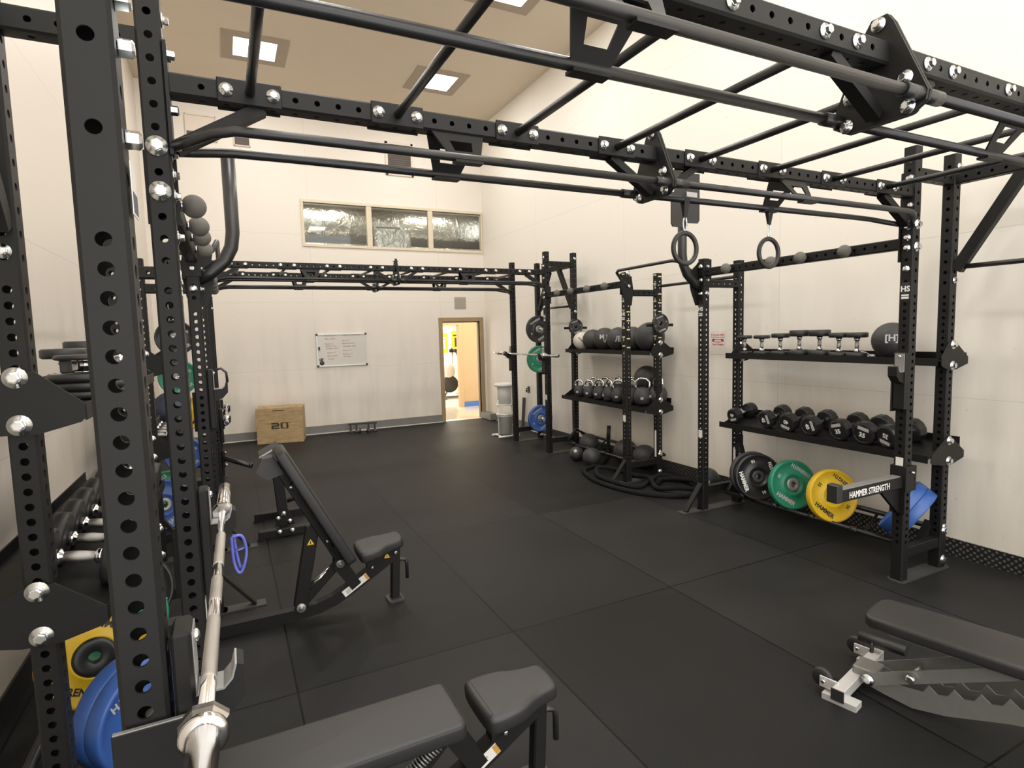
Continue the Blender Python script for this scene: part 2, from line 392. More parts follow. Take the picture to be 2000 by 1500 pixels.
def plywood():
    m = bpy.data.materials.new('birch_plywood'); m.use_nodes = True; nt = m.node_tree; b = nt.nodes['Principled BSDF']; L = nt.links.new
    tc = nt.nodes.new('ShaderNodeTexCoord'); mp = nt.nodes.new('ShaderNodeMapping'); mp.inputs['Scale'].default_value = (1.5, 1.5, 9)
    n = nt.nodes.new('ShaderNodeTexNoise'); n.inputs['Scale'].default_value = 4; n.inputs['Detail'].default_value = 6; n.inputs['Distortion'].default_value = 1.2
    L(tc.outputs['Object'], mp.inputs['Vector']); L(mp.outputs['Vector'], n.inputs['Vector'])
    cr = nt.nodes.new('ShaderNodeValToRGB'); cr.color_ramp.elements[0].position = .3; cr.color_ramp.elements[0].color = (.30, .195, .085, 1); cr.color_ramp.elements[1].position = .7; cr.color_ramp.elements[1].color = (.50, .345, .165, 1)
    L(n.outputs['Fac'], cr.inputs['Fac']); L(cr.outputs['Color'], b.inputs['Base Color']); b.inputs['Roughness'].default_value = .6
    return m
M['ply'] = plywood()

def tilefloor():
    m = bpy.data.materials.new('glossy_corridor_tiles'); m.use_nodes = True; nt = m.node_tree; b = nt.nodes['Principled BSDF']; L = nt.links.new
    tc = nt.nodes.new('ShaderNodeTexCoord'); br = nt.nodes.new('ShaderNodeTexBrick'); br.offset = 0; br.inputs['Scale'].default_value = 1
    br.inputs['Brick Width'].default_value = .305; br.inputs['Row Height'].default_value = .305; br.inputs['Mortar Size'].default_value = .002
    br.inputs['Color1'].default_value = (.66, .56, .40, 1); br.inputs['Color2'].default_value = (.60, .52, .40, 1); br.inputs['Mortar'].default_value = (.35, .3, .22, 1)
    L(tc.outputs['Object'], br.inputs['Vector']); L(br.outputs['Color'], b.inputs['Base Color']); b.inputs['Roughness'].default_value = .12
    return m
M['tile'] = tilefloor()

# ------------------------------------------------------------------ camera
f_px, yaw, pitch, roll = 1117.8, math.radians(26.336), math.radians(5.135), math.radians(-1.509)
CH = 1.84
fw = V((math.sin(yaw) * math.cos(pitch), math.cos(yaw) * math.cos(pitch), -math.sin(pitch)))
rt = V((math.cos(yaw), -math.sin(yaw), 0)); up = rt.cross(fw)
r2 = rt * math.cos(roll) + up * math.sin(roll); u2 = -rt * math.sin(roll) + up * math.cos(roll)
cam = bpy.data.objects.new('camera', bpy.data.cameras.new('camera')); COL.objects.link(cam)
cam.data.sensor_width = 36; cam.data.lens = 36 * f_px / 2000; cam.data.clip_start = .02; cam.data.clip_end = 100
cam.matrix_world = Matrix(((r2.x, u2.x, -fw.x, 0), (r2.y, u2.y, -fw.y, 0), (r2.z, u2.z, -fw.z, CH), (0, 0, 0, 1)))
SC.camera = cam
SC.view_settings.view_transform = 'Standard'; SC.view_settings.look = 'None'
SC.view_settings.exposure = 0.10; SC.view_settings.gamma = 1.1

# ================================================================== THE SETTING
WR, WL, WB, WF, CZ = 5.03, -1.085, 11.39, -2.4, 6.13
T = .15
struct('floor', MB().box(WL - T, WR + T, WF - T, WB - .035, -.1, 0), M['floor'])
struct('ceiling', MB().box(WL - T, WR + T, WF - T, WB + T, CZ, CZ + .1), M['ceil'])
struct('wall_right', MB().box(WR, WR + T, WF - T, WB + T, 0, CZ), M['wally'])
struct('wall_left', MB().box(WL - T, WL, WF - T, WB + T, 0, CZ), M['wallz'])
# rear wall left out so the world light fills in from behind the camera
# back wall, with the doorway and the high interior window cut out
DX0, DX1, DZ = 4.055, 4.895, 2.10
WX0, WX1, WZ0, WZ1 = 1.42, 5.02, 3.585, 4.345
b = MB()
b.box(WL, WX0, WB, WB + T, 0, CZ)
b.box(WX0, DX0, WB, WB + T, 0, WZ0)
b.box(DX0, DX1, WB, WB + T, DZ, WZ0)
b.box(DX1, WR, WB, WB + T, 0, WZ0)
b.box(WX0, WR, WB, WB + T, WZ1, CZ)
b.box(WX1, WR, WB, WB + T, WZ0, WZ1)
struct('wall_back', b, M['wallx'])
# floor strip left bare between mats and back wall, grey vinyl base
struct('trim_1', MB().box(WL, DX0 - .08, WB - .035, WB, -.1, .003), M['whitetile'])
struct('baseboard_back', MB().box(WL, DX0 - .085, WB - .012, WB, .015, .155), M['greybase'])
struct('baseboard_left', MB().box(WL, WL + .012, WF, WB - .012, 0, .15), M['rubber'])
struct('baseboard_right', MB().box(WR - .012, WR, WF, 8.9, 0, .135), M['diamond'])
struct('trim_2', MB().box(WR - .012, WR, 8.9, 10.9, .012, .14).box(WR - .16, WR, 10.9, WB, .012, .14), M['greybase'])
struct('trim_3', MB().box(WR - .03, WR - .012, 8.4, 10.9, -.01, .003), M['whitetile'])

# door frame
d = MB()
d.box(DX0 - .085, DX0, WB - .02, WB + T + .02, 0, DZ + .085, .004)
d.box(DX1, DX1 + .085, WB - .02, WB + T + .02, 0, DZ + .085, .004)
d.box(DX0, DX1, WB - .02, WB + T + .02, DZ, DZ + .085, .004)
door = struct('door_1', d, M['doorpaint'])
build('door_stop', MB().box(DX1 - .02, DX1, WB + .05, WB + .1, 0, DZ).box(DX0, DX0 + .02, WB + .05, WB + .1, 0, DZ).box(DX0, DX1, WB + .05, WB + .1, DZ - .02, DZ), M['doorpaint'], door)
build('threshold', MB().box(DX0, DX1, WB - .03, WB + T, -.02, .006), M['alu'], door)
# corridor beyond the door
YC = 13.42
struct('floor_corridor', MB().box(3.0, 9.0, WB - .03, YC + .1, -.1, .002), M['tile'])
struct('trim_4', MB().box(3.2, 3.3, WB + T, YC, 0, 3.0), M['doorlight'])
struct('ceiling_corridor', MB().box(3.2, 9.0, WB + T, 18.2, 2.75, 2.8), M['whitetile'])
struct('wall_corridor', MB().box(5.28, 9.0, YC, YC + .1, 0, 2.75), M['doorlight'])
struct('baseboard_corridor', MB().box(5.28, 9.0, YC - .012, YC, 0, .13), M['bluebase'])
d = MB().box(5.18, 5.28, YC - .03, YC + .13, 0, 2.16, .004).box(3.9, 5.18, YC - .03, YC + .13, 2.06, 2.16, .004)
struct('door_2', d, M['doorlight'])
struct('floor_2', MB().box(3.0, 9.0, YC + .1, 18.2, -.1, .001), M['ventgrey'])
struct('wall_far', MB().box(3.0, 9.0, 18.0, 18.1, 0, 2.75), M['glowwall'])
struct('trim_5', MB().box(3.2, 8.9, 17.6, 18.0, 2.28, 2.75), M['ventdark'])
struct('wall_corridor_end', MB().box(8.9, 9.0, WB + T, 18.1, 0, 2.75), M['doorlight'])

# high window: three panes in a cream frame, foil ducts in the space behind
w = MB()
w.box(WX0 - .045, WX1, WB - .025, WB + .06, WZ0 - .05, WZ0, .004)
w.box(WX0 - .045, WX1, WB - .025, WB + .06, WZ1, WZ1 + .055, .004)
w.box(WX0 - .045, WX0 + .005, WB - .025, WB + .06, WZ0, WZ1, .004)
w.box(WX1 - .03, WX1, WB - .025, WB + .06, WZ0, WZ1, .004)
for x in (2.63, 3.87): w.box(x - .05, x + .05, WB - .022, WB + .06, WZ0, WZ1, .004)
win = struct('window_1', w, M['trimpaint'])
for a, c in ((WX0 + .005, 2.58), (2.68, 3.82), (3.92, WX1 - .03)):
    build('pane', MB().box(a, c, WB + .03, WB + .036, WZ0, WZ1), M['glass'], win)
b = MB()
b.box(1.0, 5.6, 13.0, 13.05, 3.2, 5.0).box(1.0, 5.6, WB + T, 13.0, 3.2, 3.25).box(1.0, 5.6, WB + T, 13.0, 4.95, 5.0).box(.95, 1.0, WB + T, 13, 3.2, 5).box(5.6, 5.65, WB + T, 13, 3.2, 5)
struct('plenum_shell', b, M['ventgrey'])

def duct(x0, x1, y, z, r, label, name='foil_duct', rings=True):
    t = thing(name, label, 'duct', ((x0 + x1) / 2, y, z - r))
    n = 40; m = MB(); vs = []; K = 30
    for i in range(n + 1):
        x = x0 + (x1 - x0) * i / n
        for k in range(K):
            a = 2 * PI * k / K; rr = r * (1 + .012 * math.sin(9 * x + 3 * a) + .01 * random.uniform(-1, 1))
            vs.append((x, y + rr * math.cos(a), z + rr * math.sin(a)))
    m.add(vs, [[i * K + k, i * K + (k + 1) % K, (i + 1) * K + (k + 1) % K, (i + 1) * K + k] for i in range(n) for k in range(K)], True)
    build('duct_wrap', m, M['foil'], t)
    if rings:
        for q in range(3):
            x = x0 + (x1 - x0) * (q + .6) / 3.2
            build('tape_band', MB().lathe([(r * 1.015, -.03), (r * 1.03, -.03), (r * 1.03, .03), (r * 1.015, .03)], (x, y, z), (1, 0, 0), 30), M['foil'], t)
    return t
duct(1.02, 5.58, 12.35, 4.15, .34, 'long foil-wrapped round duct behind the high window')
duct(1.02, 5.58, 11.95, 3.48, .22, 'lower foil-wrapped duct along the bottom of the high window')
t = thing('foil_box', 'crinkled foil-wrapped box behind the middle window pane', 'duct', (3.15, 11.65, 3.27))
build('foil_wrap', MB().box(2.78, 3.52, 11.58, 11.71, 3.27, 4.02, .04), M['foil'], t)
build('foil_seam', MB().box(2.77, 3.53, 11.57, 11.578, 3.93, 3.98), M['foil'], t)

# ceiling lights
lights_group = 'square recessed ceiling lights'
def ceiling_light(x, y, label, power, seen=True):
    t = thing('ceiling_light', label, 'ceiling light', (x, y, CZ), lights_group)
    h = .29; o = .45; m = MB()
    for a in ((x - o, x - h, y - o, y + o), (x + h, x + o, y - o, y + o), (x - h, x + h, y - o, y - h), (x - h, x + h, y + h, y + o)):
        m.box(a[0], a[1], a[2], a[3], CZ - .012, CZ - .001)
    build('trim_frame', m, M['lightframe'], t)
    build('diffuser', MB().box(x - h, x + h, y - h, y + h, CZ - .010, CZ - .002), M['diffuser'], t)
    l = bpy.data.lights.new('ceiling_lamp', 'AREA'); l.shape = 'SQUARE'; l.size = .56; l.energy = power; l.color = (1.0, .975, .935)
    lo = link('ceiling_lamp', l, t); lo.location = (0, 0, -.03)
    return t
PW = 36
ceiling_light(.65, 9.62, 'bright square ceiling light seen past the first rung, far left', PW)
ceiling_light(3.47, 9.62, 'bright square ceiling light seen past the second rung, right of the other', PW)
ceiling_light(3.47, 6.75, 'square ceiling light cut off by the top edge of the photo', PW)
ceiling_light(.65, 6.75, 'square ceiling light above the frame over the far left rack', PW)
for y in (3.9, 1.05, -1.0):
    for x in (.65, 3.47):
        ceiling_light(x, y, 'square ceiling light overhead, out of the picture', PW)
def area(name, loc, size, power, col, rot=(0, 0, 0)):
    l = bpy.data.lights.new(name, 'AREA'); l.shape = 'RECTANGLE'; l.size, l.size_y = size; l.energy = power; l.color = col
    o = link(name, l); o.location = loc; o.rotation_euler = rot; return o
area('corridor_lamp', (5.0, 12.5, 2.7), (2.2, .6), 40, (1, .90, .72))
area('far_gym_lamp', (5.6, 16.2, 2.7), (3, 2), 260, (1, .95, .80))
area('plenum_fill', (1.9, 11.72, 4.75), (.8, .25), 22, (1, .95, .85))  # two unseen fill lights added to brighten the foil behind the window
area('plenum_fill', (4.2, 11.72, 4.75), (.8, .25), 14, (1, .93, .80))
W = bpy.data.worlds.new('world'); SC.world = W; W.use_nodes = True
W.node_tree.nodes['Background'].inputs['Color'].default_value = (1, .985, .95, 1); W.node_tree.nodes['Background'].inputs['Strength'].default_value = 3.2

# things on the back wall
def wall_panel(name, x0, x1, z0, z1, label, cat, inner, frame_w=.05, louvre=False):
    t = thing(name, label, cat, ((x0 + x1) / 2, WB, z0))
    m = MB(); y0 = WB - .03
    m.box(x0, x1, y0, WB, z0, z0 + frame_w, .004).box(x0, x1, y0, WB, z1 - frame_w, z1, .004).box(x0, x0 + frame_w, y0, WB, z0, z1, .004).box(x1 - frame_w, x1, y0, WB, z0, z1, .004)
    build('frame', m, M['wallpaint2'], t)
    build('panel', MB().box(x0 + frame_w, x1 - frame_w, WB - .012, WB, z0 + frame_w, z1 - frame_w), inner, t)
    if not louvre:
        build('dark_strip', MB().box(x0 + frame_w, x1 - frame_w, WB - .016, WB - .011, z0 + frame_w, z0 + frame_w + (z1 - z0) * .3), M['ventdark'], t)
    else:
        m = MB()
        for i in range(14):
            z = z0 + frame_w + (z1 - z0 - 2 * frame_w) * (i + .5) / 14
            m.box(x0 + frame_w, x1 - frame_w, WB - .02, WB - .008, z - .004, z + .004)
        build('louvre', m, inner, t)
    return t
wall_panel('wall_vent', 3.0, 3.56, 4.98, 5.62, 'brown boarded vent in a pale frame high on the back wall, above the window', 'vent', M['ventdark'], louvre=True)
wall_panel('wall_vent', -.40, .08, 5.24, 5.67, 'left of two small pale-framed vents high behind the vertical tube', 'vent', M['wallpaint2'], .02)
wall_panel('wall_vent', .33, .60, 5.22, 5.66, 'narrower pale-framed vent just right of the vertical tube', 'vent', M['wallpaint2'], .02)
t = thing('vent_grille', 'grey square air grille above the doorway', 'vent', (4.465, WB, 2.37))
build('grille_face', MB().box(4.337, 4.594, WB - .015, WB, 2.37, 2.615, .003), M['ventgrey'], t)
m = MB()
for i in range(12): m.box(4.35, 4.58, WB - .02, WB - .014, 2.385 + i * .0185, 2.392 + i * .0185)
build('grille_slats', m, M['ventgrey'], t)
t = thing('wall_outlet', 'tiny square wall outlet with a dark hole, high on the back wall', 'outlet', (2.05, WB, 5.03))
build('cover_plate', MB().box(2.005, 2.095, WB - .012, WB, 5.02, 5.12, .003), M['trimpaint'], t)
build('socket_hole', MB().lathe([(.018, 0), (.018, .004)], (2.05, WB - .012, 5.07), (0, -1, 0), 12), M['dark'], t)

# whiteboard
t = thing('whiteboard', 'small whiteboard with faint red handwriting, hung on the back wall', 'whiteboard', (1.99, WB, 1.28))
X0, X1, Z0, Z1, YB = 1.522, 2.462, 1.285, 1.905, WB - .02
build('board', MB().box(X0 + .01, X1 - .01, YB, WB - .002, Z0 + .01, Z1 - .01), M['boardwhite'], t)
m = MB().box(X0, X1, YB - .012, WB - .001, Z1 - .02, Z1, .003).box(X0, X1, YB - .012, WB - .001, Z0, Z0 + .02, .003).box(X0, X0 + .018, YB - .012, WB - .001, Z0, Z1, .003).box(X1 - .018, X1, YB - .012, WB - .001, Z0, Z1, .003)
build('board_frame', m, M['alu'], t)
for x in (X0 + .012, X1 - .012):
    for z in (Z0 + .012, Z1 - .012): build('corner_cap', MB().box(x - .02, x + .02, YB - .016, WB - .001, z - .02, z + .02, .006), M['rubber'], t)
FB = frame((0, 0, 0), (1, 0, 0), (0, 0, 1))
def wbtext(s, x, z, size, mat): text('handwriting', s, size, mat, t, Matrix.Translation((x, YB - .0015, z)) @ FB @ Matrix.Rotation(.03, 4, 'Z') , 0, align='LEFT')
for s, x, z, sz, mt in (('Workout 1:', 1.67, 1.865, .045, 'redink'), ('Max squats', 1.67, 1.81, .045, 'redink'), ('Station 2:', 1.68, 1.715, .042, 'redink'), ('Bench rows', 1.685, 1.67, .042, 'redink'), ('Farmers carry', 1.69, 1.625, .042, 'darkink'),
                        ('Station 3:', 1.71, 1.545, .042, 'redink'), ('Box jumps', 1.71, 1.485, .045, 'redink'), ('Lunges', 1.72, 1.43, .042, 'redink'), ('Warm up: stretch all', 2.02, 1.87, .038, 'darkink'), ('Round 2', 2.0, 1.775, .042, 'redink'),
                        ('Barbell press', 2.0, 1.715, .044, 'darkink'), ('Shoulder taps', 2.01, 1.66, .044, 'darkink'), ('Station 4:', 2.0, 1.58, .042, 'redink'), ('Plank x 2', 2.0, 1.51, .05, 'redink'), ('Swings', 2.01, 1.465, .05, 'redink')):
    wbtext(s, x, z, sz, M[mt])
t2 = thing('whiteboard_marker_clip', 'small blue-grey marker clip on the left edge of the whiteboard', 'clip', (1.565, YB, 1.62))
build('clip_body', MB().box(1.55, 1.583, YB - .02, YB - .0005, 1.60, 1.665, .004), M['navy'], t2)
t2 = thing('kettlebell_magnet', 'dark kettlebell-shaped magnet at the lower left corner of the whiteboard', 'magnet', (1.60, YB, 1.30))
m = MB().lathe([(0, 0), (.035, .001), (.042, .006), (.03, .012), (0, .014)], (1.605, YB - .0005, 1.355), (0, -1, 0), 20)
build('magnet_body', m, M['oldpad'], t2)
build('magnet_handle', MB().box(1.595, 1.615, YB - .01, YB - .0005, 1.385, 1.43).box(1.58, 1.632, YB - .01, YB - .0005, 1.425, 1.445).bar((1.592, YB - .005, 1.39), (1.558, YB - .005, 1.425), .009, .018), M['rubber'], t2)

# paper sign on the right wall
t = thing('paper_sign', 'white paper sign with red lettering and dumbbell drawing, taped to the right wall', 'sign', (WR, 4.825, 1.54))
build('paper', MB().box(WR - .003, WR - .001, 4.715, 4.937, 1.53, 1.80), M['paper'], t)
FS = frame((WR - .0035, 4.826, 0), (0, -1, 0), (0, 0, 1))
for s, z, sz in (('If You Are ABLE', 1.752, .029), ('To Pick Them Up Then', 1.724, .021), ('Re-Rack', 1.672, .026), ('Your Weights', 1.643, .030)):
    text('lettering', s, sz, M['red'], t, Matrix.Translation((0, 0, z)) @ FS, .02)
m = MB()
for q in (-1, 1):
    m.box(WR - .0045, WR - .003, 4.826 + q * .062 - .012, 4.826 + q * .062 + .012, 1.672, 1.708, .002).box(WR - .0045, WR - .003, 4.826 + q * .082 - .006, 4.826 + q * .082 + .006, 1.678, 1.702)
m.box(WR - .0045, WR - .003, 4.776, 4.876, 1.695, 1.703)
build('dumbbell_drawing', m, M['red'], t)

# ================================================================== RACKS
PWX, PDY = .0755, .083            # upright section
CACHE = {}
def perf(L, w, d, holes_w, holes_d, r=.0125, n=12, c=.007, cap=True):
    """hollow square tube along +Z with real holes: holes_w on the two faces of width w (facing +-Y), holes_d on the faces of width d (facing +-X)"""
    m = MB()
    for (nx, ny, wid, dep, holes) in ((0, -1, w, d, holes_w), (0, 1, w, d, holes_w), (-1, 0, d, w, holes_d), (1, 0, d, w, holes_d)):
        N = V((nx, ny, 0)); A = V((0, 0, 1)).cross(N); o = N * (dep / 2); hw = wid / 2 - c
        P = lambda a, z, q=0.0: o + A * a + V((0, 0, z)) - N * q
        hs = sorted(h for h in holes if r * 1.2 < h < L - r * 1.2)
        z = 0.0
        for i, h in enumerate(hs):
            lo = max(z, h - r * 1.9, ((hs[i - 1] + h) / 2 if i else 0)); hi = min(L, h + r * 1.9, ((h + hs[i + 1]) / 2 if i + 1 < len(hs) else L))
            if lo > z + 1e-6: m.add([P(-hw, z), P(hw, z), P(hw, lo), P(-hw, lo)], [(0, 1, 2, 3)])
            cor = [P(-hw, lo), P(hw, lo), P(hw, hi), P(-hw, hi)]
            ring = [P(r * math.cos(2 * PI * k / n - 3 * PI / 4), h + r * math.sin(2 * PI * k / n - 3 * PI / 4)) for k in range(n)]
            inn = [P(r * math.cos(2 * PI * k / n - 3 * PI / 4), h + r * math.sin(2 * PI * k / n - 3 * PI / 4), .005) for k in range(n)]
            fs = []; q = n // 4
            for s_ in range(4):
                a0 = s_ * q; arc = [4 + (a0 + k) % n for k in range(q + 1)]
                fs.append([s_, (s_ + 1) % 4] + arc[::-1])
            m.add(cor + ring, fs)
            m.add(ring + inn, [[k, (k + 1) % n, n + (k + 1) % n, n + k][::-1] for k in range(n)])
            z = hi
        if z < L: m.add([P(-hw, z), P(hw, z), P(hw, L), P(-hw, L)], [(0, 1, 2, 3)])
    hx, hy = w / 2, d / 2
    for sx, sy in ((1, 1), (-1, 1), (-1, -1), (1, -1)):
        a = (sx * (hx - c), sy * hy); b = (sx * hx, sy * (hy - c))
        if sx * sy < 0: a, b = b, a
        m.add([(*b, 0), (*a, 0), (*a, L), (*b, L)], [(0, 1, 2, 3)], True)
    if cap:
        oc = [(-hx + c, -hy), (hx - c, -hy), (hx, -hy + c), (hx, hy - c), (hx - c, hy), (-hx + c, hy), (-hx, hy - c), (-hx, -hy + c)]
        m.add([(x, y, L) for x, y in oc], [list(range(8))]); m.add([(x, y, 0) for x, y in oc], [list(range(8))[::-1]])
    return m
def frange(a, b, s):
    o = []
    while a <= b + 1e-6: o.append(a); a += s
    return o
def post_mesh(h, kind):
    k = (h, kind)
    if k not in CACHE:
        low = frange(.28, 2.042, .0493)
        if kind == 'near': w = low + [2.187, 2.333, 2.48, 2.626, 2.77, 2.92]; d = low + frange(2.114, h - .05, .0735)
        else: w = low + frange(2.107, h - .05, .0735); d = w
        CACHE[k] = perf(h, PWX, PDY, w, d, .0127, 16 if kind in ('near', 'mid') else 8).mesh('upright', M['steel'])
    return CACHE[k]
def beam_mesh(L, w, d, pitch=.0763, start=.06, n=12, key=None):
    k = ('beam', round(L, 3), w, d, pitch, round(start, 3))
    if k not in CACHE:
        hs = frange(start, L - .03, pitch)
        CACHE[k] = perf(L, w, d, hs, hs, .0105, n).mesh('beam', M['steel'])
    return CACHE[k]
def zbasis(a, b, xdir):
    a = V(a); b = V(b); z = (b - a).normalized(); x = V(xdir); x = (x - z * x.dot(z)).normalized(); y = z.cross(x)
    return Matrix(((x.x, y.x, z.x, a.x), (x.y, y.y, z.y, a.y), (x.z, y.z, z.z, a.z), (0, 0, 0, 1))), (b - a).length
def perf_beam(name, a, b, parent, w=.0755, d=.0755, start=.06, pitch=.0763, xdir=(0, 0, 1)):
    Mx, L = zbasis(a, b, xdir)
    return place(name, beam_mesh(L, w, d, pitch, start), parent, Mx)
# bolts (shared meshes): head with washer along +Z, plain nut
def bolt_mesh(R, h):
    m = MB().lathe([(R, 0), (R, h * .18), (R * .62, h * .2), (R * .60, h * .45), (R * .5, h * .5)], n=24)
    m.lathe([(R * .56, h * .45), (R * .56, h * .95), (R * .42, h)], n=6, smooth=False)
    return m.mesh('bolt', M['zinc'])
BOLT = bolt_mesh(.023, .022); BOLTL = bolt_mesh(.033, .026)
NUT = MB().lathe([(.017, 0), (.017, .006), (.0165, .006), (.0165, .02), (.011, .024)], n=6, smooth=False).mesh('nut', M['zinc'])
def bolt(parent, p, n, big=False, nut=False):
    return place('nut' if nut else 'bolt', NUT if nut else (BOLTL if big else BOLT), parent, lookz(p, n, random.uniform(0, 1)))

class Side:
    def __init__(s, sgn): s.g = sgn
    def x(s, u, y): return (4.21 + .0135 * (y - 2.336) + u) if s.g > 0 else (-.167 - u - (.006 if y < 1.6 else 0))
    def p(s, u, y, z): return V((s.x(u, y), y, z))
RT, LT = Side(1), Side(-1)
UB = {1: .475, -1: .43}
YS = (1.215, 2.336, 4.25, 5.50, 7.42, 8.57)

def upright(S, t, u, y, h, kind='std'):
    return place('upright', post_mesh(h, kind), t, Matrix.Translation(S.p(u, y, .008)))
def base_plate(S, t, y, u0=-.06, u1=None, hook=0.0):
    u1 = UB[S.g] + .08 if u1 is None else u1
    pts = []
    hw = .062
    for a, b in ((u0, -hw * .5), (u0 + .03, -hw), (u1 - .03, -hw), (u1, -hw * .5), (u1, hw * .5), (u1 - .03, hw), (u0 + .03, hw), (u0, hw * .5)):
        pts.append((S.x(a, y), y + b))
    if S.g < 0: pts = pts[::-1]
    build('base_plate', MB().prism(pts, Matrix.Identity(4), .009), M['oldpad'], t)
def foot_beam(S, t, y, z=.2):
    ub = UB[S.g]
    build('foot_crossbar', MB().bar(S.p(.036, y, z), S.p(ub - .036, y, z), .06, .075, c=.005), M['steel'], t)
    for zz in (z - .13, z + .09): bolt(t, S.p(ub + .0385, y, zz + 0) , (S.g, 0, 0), True) if False else bolt(t, S.p(ub, y - PDY / 2, zz), (0, -1, 0), True)
def gusset_foot(S, t, y, d=-1):
    """diagonal brace from the base plate up to the front upright, on the room side"""
    build('base_plate', MB().box(S.x(-.30, y), S.x(-.03, y), y - .05, y + .05, 0, .009), M['oldpad'], t)
    build('foot_brace', MB().bar(S.p(-.235, y, .012), S.p(-.03, y, .27), .055, .02), M['steel'], t)
def shelf_bracket(S, t, y, z, u0, side, big=1.0):
    """triangular side plate bolted to the back upright"""
    ub = UB[S.g]; yy = y + side * (PDY / 2 + .005)
    pts = [(u0, z + .005), (u0, z - .045), (u0 + .012, z - .058), (ub - .045, z - .088), (ub + .05, z - .085), (ub + .20, z - .05), (ub + .20, z), (ub + .045, z + .105), (ub - .045, z + .115)]
    if S.g < 0: pts = [(a, b) for a, b in pts]
    Mx = frame((S.x(0, y), yy - .003, 0), (S.g, 0, 0), (0, 0, 1))
    build('shelf_bracket', MB().prism(pts, Mx, .006 * (1 if S.g > 0 else -1)), M['steel'], t)
    for zz in (z + .095, z - .055): bolt(t, S.p(ub, y - PDY / 2 - (.011 if side < 0 else 0), zz), (0, -1, 0), True)
def shelf(S, t, y0, y1, z, u0, u1, tilt=0.0):
    """tray shelf: front lip, floor (rising towards the wall), back lip"""
    m = MB(); a0, a1 = y0 - .03, y1 + .03
    def q(u, y, zz): return S.p(u, y, zz)
    zb = z + tilt
    m.add([q(u0, a0, z), q(u0, a1, z), q(u0, a1, z - .055), q(u0, a0, z - .055), q(u0 + .006, a0, z), q(u0 + .006, a1, z), q(u0 + .006, a1, z - .055), q(u0 + .006, a0, z - .055)],
          [(0, 1, 2, 3), (4, 7, 6, 5), (0, 4, 5, 1), (3, 2, 6, 7), (0, 3, 7, 4), (1, 5, 6, 2)])
    f = z - .02
    m.add([q(u0 + .006, a0, f), q(u0 + .006, a1, f), q(u1, a1, f + tilt), q(u1, a0, f + tilt), q(u0 + .006, a0, f - .006), q(u0 + .006, a1, f - .006), q(u1, a1, f + tilt - .006), q(u1, a0, f + tilt - .006)],
          [(0, 1, 2, 3), (4, 7, 6, 5), (0, 4, 5, 1), (3, 2, 6, 7), (0, 3, 7, 4), (1, 5, 6, 2)])
    m.add([q(u1, a0, f + tilt - .02), q(u1, a1, f + tilt - .02), q(u1, a1, zb + .03), q(u1, a0, zb + .03), q(u1 + .006, a0, f + tilt - .02), q(u1 + .006, a1, f + tilt - .02), q(u1 + .006, a1, zb + .03), q(u1 + .006, a0, zb + .03)],
          [(0, 1, 2, 3), (4, 7, 6, 5), (0, 4, 5, 1), (3, 2, 6, 7), (0, 3, 7, 4), (1, 5, 6, 2)])
    build('shelf_tray', m, M['steel'], t)
def ball_grips(S, t, ys, z=2.375):
    for y in ys:
        p = S.p(-.085, y, z); g = build('ball_grip', MB().sphere(p, .046, 20), M['grip'], t)
        build('grip_stem', MB().tube([S.p(-.03, y, z), S.p(-.055, y, z)], .022, 12), M['chrome'], g)
def plate_rail(S, t, y0, y1):
    z = .155
    build('plate_rail', MB().tube([S.p(.29, y0 + .04, z + .01), S.p(.29, y1 + .02, z - .015)], .019, 12), M['tube'], t)
    build('plate_rail', MB().tube([S.p(.60, y0 + .04, z + .10), S.p(.60, y1 + .02, z + .09)], .022, 12), M['tube'], t)
    n = 5
    for i in range(n):
        y = y0 + (y1 - y0) * (i + .35) / n
        build('rail_collar', MB().tube([S.p(.29, y - .03, z), S.p(.29, y + .03, z)], .027, 12), M['tube'], t)
        build('rail_divider', MB().tube([S.p(.29, y, z), S.p(.42, y, z - .04), S.p(.60, y, z + .09)], .012, 8), M['tube'], t)
    for y in (y0, y1):
        s = 1 if y == y0 else -1
        build('rail_arm', MB().bar(S.p(UB[S.g] - .02, y + s * .05, .34), S.p(.29, y + s * .05, z), .05, .03).bar(S.p(UB[S.g] - .03, y + s * .05, .33), S.p(.62, y + s * .05, z + .09), .05, .03), M['steel'], t)
        bolt(t, S.p(UB[S.g], y - PDY / 2, .32), (0, -1, 0))
def brand_sticker(S, t, y, z):
    st = build('brand_sticker', MB().box(S.x(-PWX / 2 - .0012, y), S.x(-PWX / 2, y), y - .028, y + .028, z - .075, z + .045), M['rubber'], t)
    Fm = frame(S.p(-PWX / 2 - .002, y, z), (0, -S.g, 0), (0, 0, 1))
    text('lettering', 'HS', .052, M['white'], st, Fm, .025)
    Mm = MB().box(S.x(-PWX / 2 - .002, y), S.x(-PWX / 2, y), y - .024, y + .024, z - .066, z - .052).box(S.x(-PWX / 2 - .002, y), S.x(-PWX / 2, y), y - .024, y + .024, z - .046, z - .036)
    build('print_lines', Mm, M['label'], st)
def small_label(S, t, u, y, z, w=.05, h=.075):
    build('warning_label', MB().box(S.x(u - PWX / 2 - .001, y), S.x(u - PWX / 2, y), y - w / 2, y + w / 2, z - h / 2, z + h / 2), M['label'], t)

